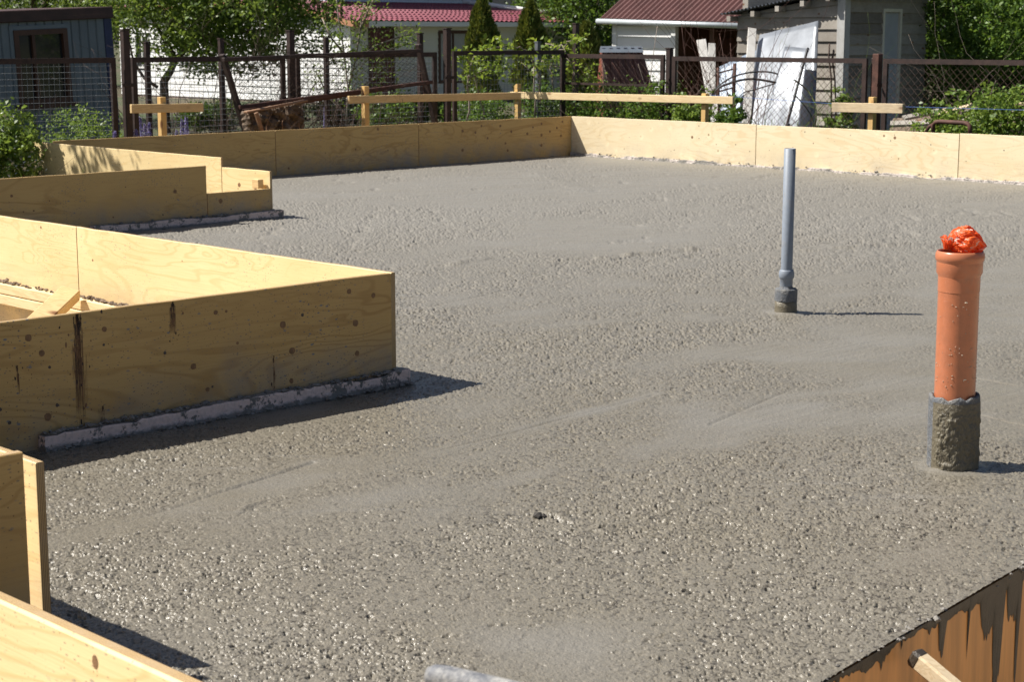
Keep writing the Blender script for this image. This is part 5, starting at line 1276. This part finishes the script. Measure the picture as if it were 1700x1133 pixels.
def tree(name, label, cat, base, h0, centre, radii, m, nclump, per, csize, leaf, seed, trunk_r=.12, group=None, limbs=None, up=.35, bark='bark'):
    e = empty(name, base); tag(e, label, cat, group); rg = random.Random(seed); nr = np.random.default_rng(seed)
    mb = MB(); tips = []; c = Vector(centre)
    if limbs: 
        for pts, rads in limbs: mb.tube(pts, rads, 8); tips += list(pts)
    else:
        lean = Vector((c.x * .5, c.y * .5, h0)); mb.tube([(0, 0, -.05), lean * .5 + Vector((.03, 0, 0)), lean], [trunk_r * 1.25, trunk_r, trunk_r * .85], 9)
        for k in range(6):
            a = 6.28 * k / 6 + rg.uniform(-.4, .4); limb(mb, lean * rg.uniform(.8, 1), (math.cos(a), math.sin(a), rg.uniform(.6, 1.6)), max(radii) * rg.uniform(.7, 1.05), trunk_r * .55, rg, 1, tips)
    mb.build('trunk', M[bark], e)
    P = clumpy(nr, centre, radii, nclump, per, csize)
    V, Q = leaf_quads(P, leaf, nr, up); raw_mesh('crown', V, Q, M[m], e)
    return e
def base_at(px_, Y): q = at_Y(px_, 200, Y); return Vector((q.x, q.y, GROUND))
# the apple tree behind the fence: trunk forking low
AY = 33.0; b0 = base_at(274, AY)
def rel(x, y, dY=0.0): return at_Y(x, y, AY + dY) - b0
tree('apple_tree', 'leafy apple tree with a low forked trunk before the white wall', 'tree', b0, .8, rel(368, -30)[:], (2.3, 1.9, 1.6), 'leaf_apple', 470, 96, .19, .09, 3, limbs=[
    ([Vector((0, 0, -.05)), rel(273, 160), rel(272, 133)], [.11, .085, .08]), ([rel(272, 135), rel(283, 118), rel(292, 98), rel(330, 60, -.3), rel(380, 20, -.2)], [.08, .07, .06, .045, .02]),
    ([rel(262, 145), rel(240, 130), rel(222, 104), rel(215, 70)], [.035, .03, .025, .015]), ([rel(292, 98), rel(270, 60, .4), rel(240, 10, .3)], [.05, .04, .02]), ([rel(330, 60, -.3), rel(430, 50, .4), rel(510, 55, .2)], [.04, .03, .012])])
# other trees: (name,label,px,Y,trunk,crown centre z,radii,material,...)
GT = 'trees behind the gardens'
def far_tree(label, px_, Y, cz, radii, m, ncl, per, cs, leaf, seed, h0=1.2, name='broadleaf_tree'):
    b = base_at(px_, Y); return tree(name, label, 'tree', b, h0, (0, 0, cz - GROUND), radii, m, ncl, per, cs, leaf, seed, .14, GT)
far_tree('mid green tree whose foliage shows over the blue cabin roof', 40, 37, 2.5, (3.3, 2.5, 1.9), 'leaf_apple', 380, 60, .26, .10, 11)
far_tree('dark tree over the left end of the white house', 235, 64, 3.6, (4.2, 3, 3.2), 'leaf_dark', 300, 60, .4, .16, 12)
far_tree('bright green tree between the thujas and the brown roof', 968, 52, 1.75, (1.5, 1.4, 2.3), 'leaf_mid', 260, 60, .26, .12, 13)
far_tree('green tree behind the end of the crimson roof, beside the grey house', 905, 57, 1.9, (.9, 1.2, 2.2), 'leaf_mid', 150, 60, .26, .12, 14)
far_tree('dark dense tree directly right of the shed', 1590, 30, 2.0, (1.6, 1.6, 2.2), 'leaf_dark', 330, 80, .24, .085, 15, .6)
far_tree('sunlit bushy tree at the right edge, in front of the dark ones', 1660, 27, 1.1, (1.05, 1.0, 1.25), 'leaf_mid', 230, 70, .18, .08, 16, .5)
far_tree('dark tree filling the upper right corner', 1740, 34, 2.6, (2.4, 2.0, 2.9), 'leaf_dark', 420, 80, .3, .095, 17, .6)
far_tree('low dark tree behind the chain link at the right edge', 1690, 30.5, .6, (1.8, 1.2, 1.3), 'leaf_dark', 260, 80, .2, .085, 18, .4)
far_tree('dark tree peeping between the shed and the brown roof', 1330, 48, 3.2, (3.0, 2, 2.6), 'leaf_dark', 240, 60, .34, .14, 19)
far_tree('broad tree behind the house roof, above the upper storey', 720, 70, 5.0, (6.5, 3, 4.0), 'leaf_mid', 380, 60, .5, .2, 20)
far_tree('tall tree behind the grey house', 1000, 72, 4.2, (5.0, 3, 4.4), 'leaf_dark', 380, 60, .5, .18, 21)
# tree just outside the frame on the left: it throws the dappled shade on the far notch
bL = ab(5.45, 12.9); bL.z = GROUND
tree('young_tree', 'slim young tree left of the slab, shading the dappled panel', 'tree', bL, 1.9, (0, 0, 3.1), (.6, .6, .75), 'leaf_apple', 34, 24, .15, .085, 22, .05, limbs=[([Vector((k_ * .5, j_ * .7, -.05)), Vector((k_ * .52 + .03, j_ * .75, 1.6)), Vector((k_ * .6, j_ * .8, 3.4))], [.075, .065, .04]) for k_, j_ in ((0, 0), (-.8, .9), (.5, -.75), (.2, .55))])
# thujas
def thuja(label, px_, Y, ytop, wpx, seed):
    b = base_at(px_, Y); top = at_Y(px_, ytop, Y).z - GROUND; r = wpx / 2 / F_PX * Y * 1.15; e = empty('thuja', b); tag(e, label, 'thuja', 'thujas by the house'); nr = np.random.default_rng(seed)
    mb = MB(); mb.tube([(0, 0, -.05), (0, 0, top * .5), (0, 0, top * .93)], [.06, .05, .015], 7); mb.build('trunk', M['bark'], e)
    n = 7500; t = nr.random(n) ** .8; z = .12 + (top - .12) * t; a = nr.uniform(0, 6.283, n)
    lob = 1 + .17 * np.sin(a * 5 + z * 4 + seed) + .1 * np.sin(a * 3 - z * 9)
    rr = r * lob * np.clip(np.minimum((1 - t) * 2.4, 1) ** .62 * np.minimum(.8 + t, 1), .03, 1) * (1 - .35 * nr.random(n) ** 2)
    C = np.stack([rr * np.cos(a), rr * np.sin(a), z], 1); k = len(C)
    out = np.stack([np.cos(a) * .6, np.sin(a) * .6, np.full(n, 1.0)], 1) + nr.normal(size=(n, 3)) * .25; out /= np.linalg.norm(out, axis=1)[:, None]
    side_ = np.cross(out, nr.normal(size=(n, 3))); side_ /= np.linalg.norm(side_, axis=1)[:, None]; L = nr.uniform(.07, .15, n)[:, None] * (Y / 40)
    V = np.stack([C - out * L * .5, C + side_ * L * .22, C + out * L * .6, C - side_ * L * .22], 1).reshape(-1, 3)
    raw_mesh('foliage', V, np.arange(n * 4).reshape(-1, 4), M['thuja'], e)
thuja('tall thuja in front of the house right of the window', 801, 40, -4, 47, 1)
thuja('second thuja, standing before the end of the crimson roof', 881, 41, 2, 46, 2)
thuja('shortest and rightmost thuja, beside the well house', 972, 33, 36, 52, 3)
# bushes and undergrowth
def bush(label, x, y, r, h, m, n, leaf, seed, flowers=0, z0=GROUND, group='bushes along the fence', name='bush'):
    e = empty(name, (x, y, z0)); tag(e, label, 'bush', group); nr = np.random.default_rng(seed); rg = random.Random(seed)
    mb = MB(); tips = []
    for k in range(9):
        a = rg.uniform(0, 6.28); limb(mb, (rg.uniform(-.3, .3) * r, rg.uniform(-.3, .3) * r, -.03), (math.cos(a) * .5, math.sin(a) * .5, 1.3), h * rg.uniform(.6, .95), .009, rg, 0, tips, .15)
    mb.build('stems', M['twig_dark'], e)
    n = int(n * 1.9); nc = max(12, n // 26); rr_ = np.sqrt(nr.random(nc)) * r; aa_ = nr.uniform(0, 6.283, nc)
    zc = h * (0.25 + .85 * nr.random(nc) ** .6) * (1 - .22 * (rr_ / r) ** 2 * nr.random(nc)) * nr.uniform(.88, 1.12, nc)
    Cn = np.stack([rr_ * np.cos(aa_), rr_ * np.sin(aa_), zc], 1); I = np.repeat(np.arange(nc), 26); sg_ = min(r, h) * .16
    P = Cn[I] + nr.normal(size=(len(I), 3)) * sg_ * np.array([1, 1, .6]); P = P[P[:, 2] > .01]
    V, Q = leaf_quads(P, leaf, nr, .5, .6); raw_mesh('leaves', V, Q, M[m], e)
    if flowers:
        P2 = clumpy(nr, (0, 0, h * .6), (r * .95, r * .95, h * .45), max(6, flowers // 8), 8, .03, .85); V, Q = leaf_quads(P2, .03, nr, .9, .9, .05); raw_mesh('blossom', V, Q, M['flower_white'], e)
    return e
def bush_px(label, px_, Y, ytop, wpx, m, n, leaf, seed, **k):
    q = at_Y(px_, ytop, Y); return bush(label, q.x, Y, wpx / 2 / F_PX * Y, q.z - GROUND, m, n, leaf, seed, **k)
bush_px('white flowering bush at the left edge beside the dappled panel', 2, 12.6, 222, 110, 'leaf_bush', 4200, .038, 41, flowers=1000)
bush_px('leafy bush tight against the left end of the dappled panel', 36, 13.3, 225, 60, 'leaf_bush', 1600, .034, 42, flowers=60)
bush_px('low bright bush under the blue cabin window', 140, 15.9, 214, 120, 'leaf_bush', 2400, .034, 43)
bush_px('tall weedy bush at the very left edge of the photo', -28, 13.4, 185, 80, 'leaf_mid', 1500, .036, 44)
for i, (px_, Y, yt, wp_, lab) in enumerate(((640, 17.9, 172, 90, 'low dark bush behind the long batter board post'), (790, 18.6, 176, 110, 'bush below the vine, left of the fence corner'), (920, 19.4, 163, 110, 'currant bush right above the far corner of the slab'),
        (1010, 18.9, 165, 110, 'currant bush below the well house'), (1085, 18.2, 168, 100, 'currant bush below the middle of the pale batter board'), (1150, 17.6, 184, 70, 'currant bush beside the right post of the pale batter board'), (1212, 17.3, 192, 50, 'reddish sparse bush at the end of the pale batter board'))):
    bush_px(lab, px_, Y, yt, wp_, 'leaf_mid' if i != 5 else 'leaf_bush', 2300, .042, 50 + i)
bush_px('small bright green bush left of the weathered batter board', 1395, 16.9, 184, 50, 'leaf_bush', 900, .045, 60)
for i, (px_, Y, yt, wp_, lab) in enumerate(((1560, 15.6, 205, 80, 'raspberry bush around the bent pipe hoop'), (1625, 15.3, 186, 110, 'tall raspberry bush left of the right photo edge'), (1690, 15.0, 184, 90, 'raspberry bush cut by the right photo edge'))):
    bush_px(lab, px_, Y, yt, wp_, 'leaf_bush', 2200, .045, 70 + i)
for (px_, Y, yt, wp_, lab) in ((345, 31, 176, 90, 'dark low bush before the white wall, right of the short batter board'), (455, 34, 176, 110, 'dark low bush at the foot of the white wall behind the earth clump'), (560, 32, 170, 80, 'dark low bush at the house corner behind the leaning gate'), (690, 33, 168, 110, 'dark low bush between the house door and window')):
    bush_px(lab, px_, Y, yt, wp_, 'leaf_dark', 1500, .075, int(px_), group='low bushes along the white house')
# vine over the fence corner
def vine():
    o0 = ab(13.2, FB + .08, GROUND); e = empty('climbing_vine', o0); tag(e, 'bright climbing vine hanging over the fence by the corner', 'vine'); nr = np.random.default_rng(81); rg = random.Random(81)
    mb = MB(); pts_all = []
    strands = [((778, 200), (775, 130), (790, 84), (840, 76)), ((800, 200), (790, 120), (770, 95), (758, 100)), ((900, 200), (893, 130), (880, 90), (850, 75), (810, 82)), ((920, 200), (915, 120), (920, 88), (945, 70), (968, 62)), ((960, 200), (950, 110), (935, 78), (905, 72)), ((1000, 205), (985, 150), (975, 130), (985, 120)), ((890, 195), (885, 120), (900, 100), (930, 110)), ((780, 130), (800, 118), (830, 108), (850, 120))]
    for s in strands:
        P = [at_b(x + rg.uniform(-3, 3), y, FB + .12 + rg.uniform(-.06, .08)) - o0 if x < 900 else at_a(x, y, FA + .1 + rg.uniform(-.06, .08)) - o0 for x, y in s]
        fine = []
        for i in range(len(P) - 1):
            for t in np.linspace(0, 1, 6)[:-1]: fine.append(P[i].lerp(P[i + 1], float(t)) + Vector((rg.gauss(0, .012), rg.gauss(0, .012), rg.gauss(0, .012))))
        fine.append(P[-1]); mb.tube(fine, [.011 * (1 - .6 * k / len(fine)) for k in range(len(fine))], 5); pts_all += fine[len(fine) // 3:]
    mb.build('stems', M['twig'], e)
    C = np.array([p[:] for p in pts_all]); C = C[nr.random(len(C)) < .72]; I = np.repeat(np.arange(len(C)), 13); P = C[I] + nr.normal(size=(len(I), 3)) * np.array([.065, .065, .06])
    V, Q = leaf_quads(P, .062, nr, .3, .6); raw_mesh('leaves', V, Q, M['leaf_vine'], e)
vine()
# sapling with sparse leaves in front of the house corner
def sapling():
    Y = 24.0; b = base_at(585, Y); e = empty('sapling', b); tag(e, 'thin sparse sapling with small leaf tufts before the house door', 'tree'); rg = random.Random(91); nr = np.random.default_rng(91); mb = MB(); tips = []
    rl = lambda x, y: at_Y(x, y, Y + rg.uniform(-.25, .25)) - b
    for s in (((575, 215), (578, 150), (572, 90), (562, 30), (556, -25)), ((578, 150), (590, 100), (598, 50), (604, 5)), ((590, 100), (625, 75), (660, 62), (682, 56)), ((572, 90), (548, 60), (535, 30)), ((578, 160), (620, 130), (640, 118)), ((598, 50), (610, 20), (622, -5)), ((640, 118), (628, 95), (640, 84), (690, 68)), ((575, 190), (540, 150), (525, 120))):
        P = [rl(*p) for p in s]; mb.tube(P, [.016 * (1 - .65 * k / len(P)) for k in range(len(P))], 5)
        for i in range(len(P) - 1):
            for t in (.2, .5, .8): tips.append(P[i].lerp(P[i + 1], t))
        tips.append(P[-1])
    mb.build('trunk', M['twig'], e); C = np.array([p[:] for p in tips if p.z > 1.0]); I = np.repeat(np.arange(len(C)), 20); P = C[I] + nr.normal(size=(len(I), 3)) * .085
    V, Q = leaf_quads(P, .06, nr, .4, .5); raw_mesh('crown', V, Q, M['leaf_apple'], e)
sapling()
def twigs(label, spots, m, seed, name='bare_shrub', n=16, L=.9, r=.006, dep=1):
    o0 = Vector((spots[0].x, spots[0].y, GROUND)); e = None; rg = random.Random(seed); mb = MB(); t = []
    for k in range(n):
        s = spots[k % len(spots)]; limb(mb, Vector((s.x + rg.gauss(0, .1), s.y + rg.gauss(0, .06), GROUND)) - o0, (rg.gauss(0, .45), rg.gauss(0, .3), 1), L * rg.uniform(.7, 1.2), r, rg, dep, t, .22, 6)
    o = mb.build(name, M[m], None, o0, fix=False); tag(o, label, 'shrub', 'bare shrubs along the fence')
twigs('tangle of dark bare twigs behind the left part of the leaning gate', [ab(9.3, FB + .5), ab(9.7, FB + .45), ab(10.0, FB + .5)], 'twig_dark', 101, n=24, L=1.5, r=.008, dep=2)
twigs('dense dark bare twigs behind the right part of the leaning gate', [ab(10.6, FB + .4), ab(11.1, FB + .45), ab(10.9, FB + .3)], 'twig_dark', 102, n=44, L=1.2, r=.008, dep=2)
twigs('reddish brown thicket of bare canes right of the well house', [ab(FA + .5, 11.5), ab(FA + .6, 11.15), ab(FA + .5, 10.9)], 'rust_red', 103, n=40, L=1.7, r=.006)
twigs('pale leafless canes among the vine at the fence corner', [ab(FA + .15, 12.9), ab(FA + .2, 12.4), ab(FA - .1, 13.4)], 'twig', 104, n=14, L=1.7, r=.007, dep=0)
twigs('few pale dry canes on the scrap heap beside the shed', [ab(FA + .8, 8.45), ab(FA + .9, 8.3)], 'twig', 105, n=9, L=1.5)
twigs('dry twigs poking out at the left edge before the cabin', [ab(6.7, FB - .5), ab(6.9, FB - .6)], 'twig_dark', 106, n=9, L=.9)
# sparse reeds of weeds before the sheets
twigs('thin green weeds standing before the galvanised sheet', [ab(FA + .9, 10.6), ab(FA + .9, 10.2), ab(FA + .8, 9.9)], 'leaf_bush', 107, n=20, L=1.25, r=.005, dep=1)
# lupins: one plant, copied
def lupin():
    e = empty('lupin', (0, 0, 0)); nr = np.random.default_rng(5); mb = MB(); mb.tube([(0, 0, 0), (.01, 0, .3), (0, 0, .62)], [.006, .005, .003], 5); mb.build('stem', M['leaf_bush'], e)
    n = 260; t = nr.random(n); a = nr.uniform(0, 6.28, n); r = .030 * (1 - .75 * t); C = np.stack([r * np.cos(a), r * np.sin(a), .62 + .24 * t], 1)
    V, Q = leaf_quads(C, .022, nr, .1, .8); raw_mesh('flower_spike', V, Q, M['flower_violet'], e)
    n = 120; a = nr.uniform(0, 6.28, n); r = nr.uniform(.02, .16, n); C = np.stack([r * np.cos(a), r * np.sin(a), nr.uniform(.1, .55, n)], 1); V, Q = leaf_quads(C, .05, nr, .6, .35); raw_mesh('leaves', V, Q, M['leaf_bush'], e)
    return e
lp = lupin(); rg = random.Random(15); k = 0
for (px_, yt, Y, lab) in ((232, 192, 15.4, 'A'), (240, 204, 15.3, 'A'), (222, 205, 15.2, 'A'), (247, 202, 15.6, 'A'), (226, 213, 15.1, 'A'), (302, 196, 16.0, 'B'), (309, 192, 16.1, 'B'), (293, 214, 15.8, 'B'), (190, 216, 14.7, 'C'), (540, 172, 18.0, 'D'), (668, 188, 18.1, 'E'), (660, 196, 17.9, 'E')):
    q = at_Y(px_, yt, Y); o = lp if k == 0 else copy_thing(lp, (0, 0, 0), rg.uniform(0, 6)); s = (q.z - GROUND) / .87
    o.location = (q.x, q.y, GROUND); o.scale = (max(.8, s * .8), max(.8, s * .8), s); k += 1
    tag(o, {'A': 'violet lupin in the clump left of the short batter board post', 'B': 'violet lupin in the clump right of the short batter board post', 'C': 'pale violet lupin at the foot of the tall post by the cabin', 'D': 'violet lupin behind the leaning gate', 'E': 'dark violet lupin right of the long batter board post', 'F': 'violet lupin among the bush at the left edge'}[lab], 'lupin', 'violet lupins %s' % lab.lower() if False else 'violet lupins along the fence')
# weeds and grass outside the slab
def weeds():
    nr = np.random.default_rng(7); P = []
    for (a0, a1, b0_, b1_, n) in ((5.2, 14.0, W1_B + .35, 14.1, 9000), (W2_A + .35, 15.0, 5.0, 12.5, 9000), (3.5, P2_A - .6, 9.9, 13, 3500)):
        a = nr.uniform(a0, a1, n); b = nr.uniform(b0_, b1_, n); P.append(np.stack([(a - b) * S2, (a + b) * S2, np.full(n, GROUND)], 1))
    P = np.concatenate(P); n = len(P); h = nr.uniform(.40, .86, n) * (.8 + .5 * np.clip(fbm(P[:, 0] * 1.3, P[:, 1] * 1.3, 3, 3) + .4, 0, 1))
    ang_ = nr.uniform(0, 6.28, n); le = nr.normal(size=(n, 2)) * .13; w = nr.uniform(.006, .013, n); sx, sy = np.cos(ang_) * w, np.sin(ang_) * w
    mid = P + np.stack([le[:, 0] * h * .35, le[:, 1] * h * .35, h * .6], 1); tip = P + np.stack([le[:, 0] * h, le[:, 1] * h, h * .97], 1); W = np.stack([sx, sy, np.zeros(n)], 1)
    V = np.stack([P - W, P + W, mid + W * .8, mid - W * .8, tip + W * .1, tip - W * .1], 1).reshape(-1, 3); I = np.arange(n)[:, None] * 6
    Q = np.concatenate([I + np.array([[0, 1, 2, 3]]), I + np.array([[3, 2, 4, 5]])]); o = raw_mesh('weeds_and_grass', V, Q, M['grass']); tag(o, 'tall grass and weeds growing round the slab', 'grass', kind='stuff')
weeds()
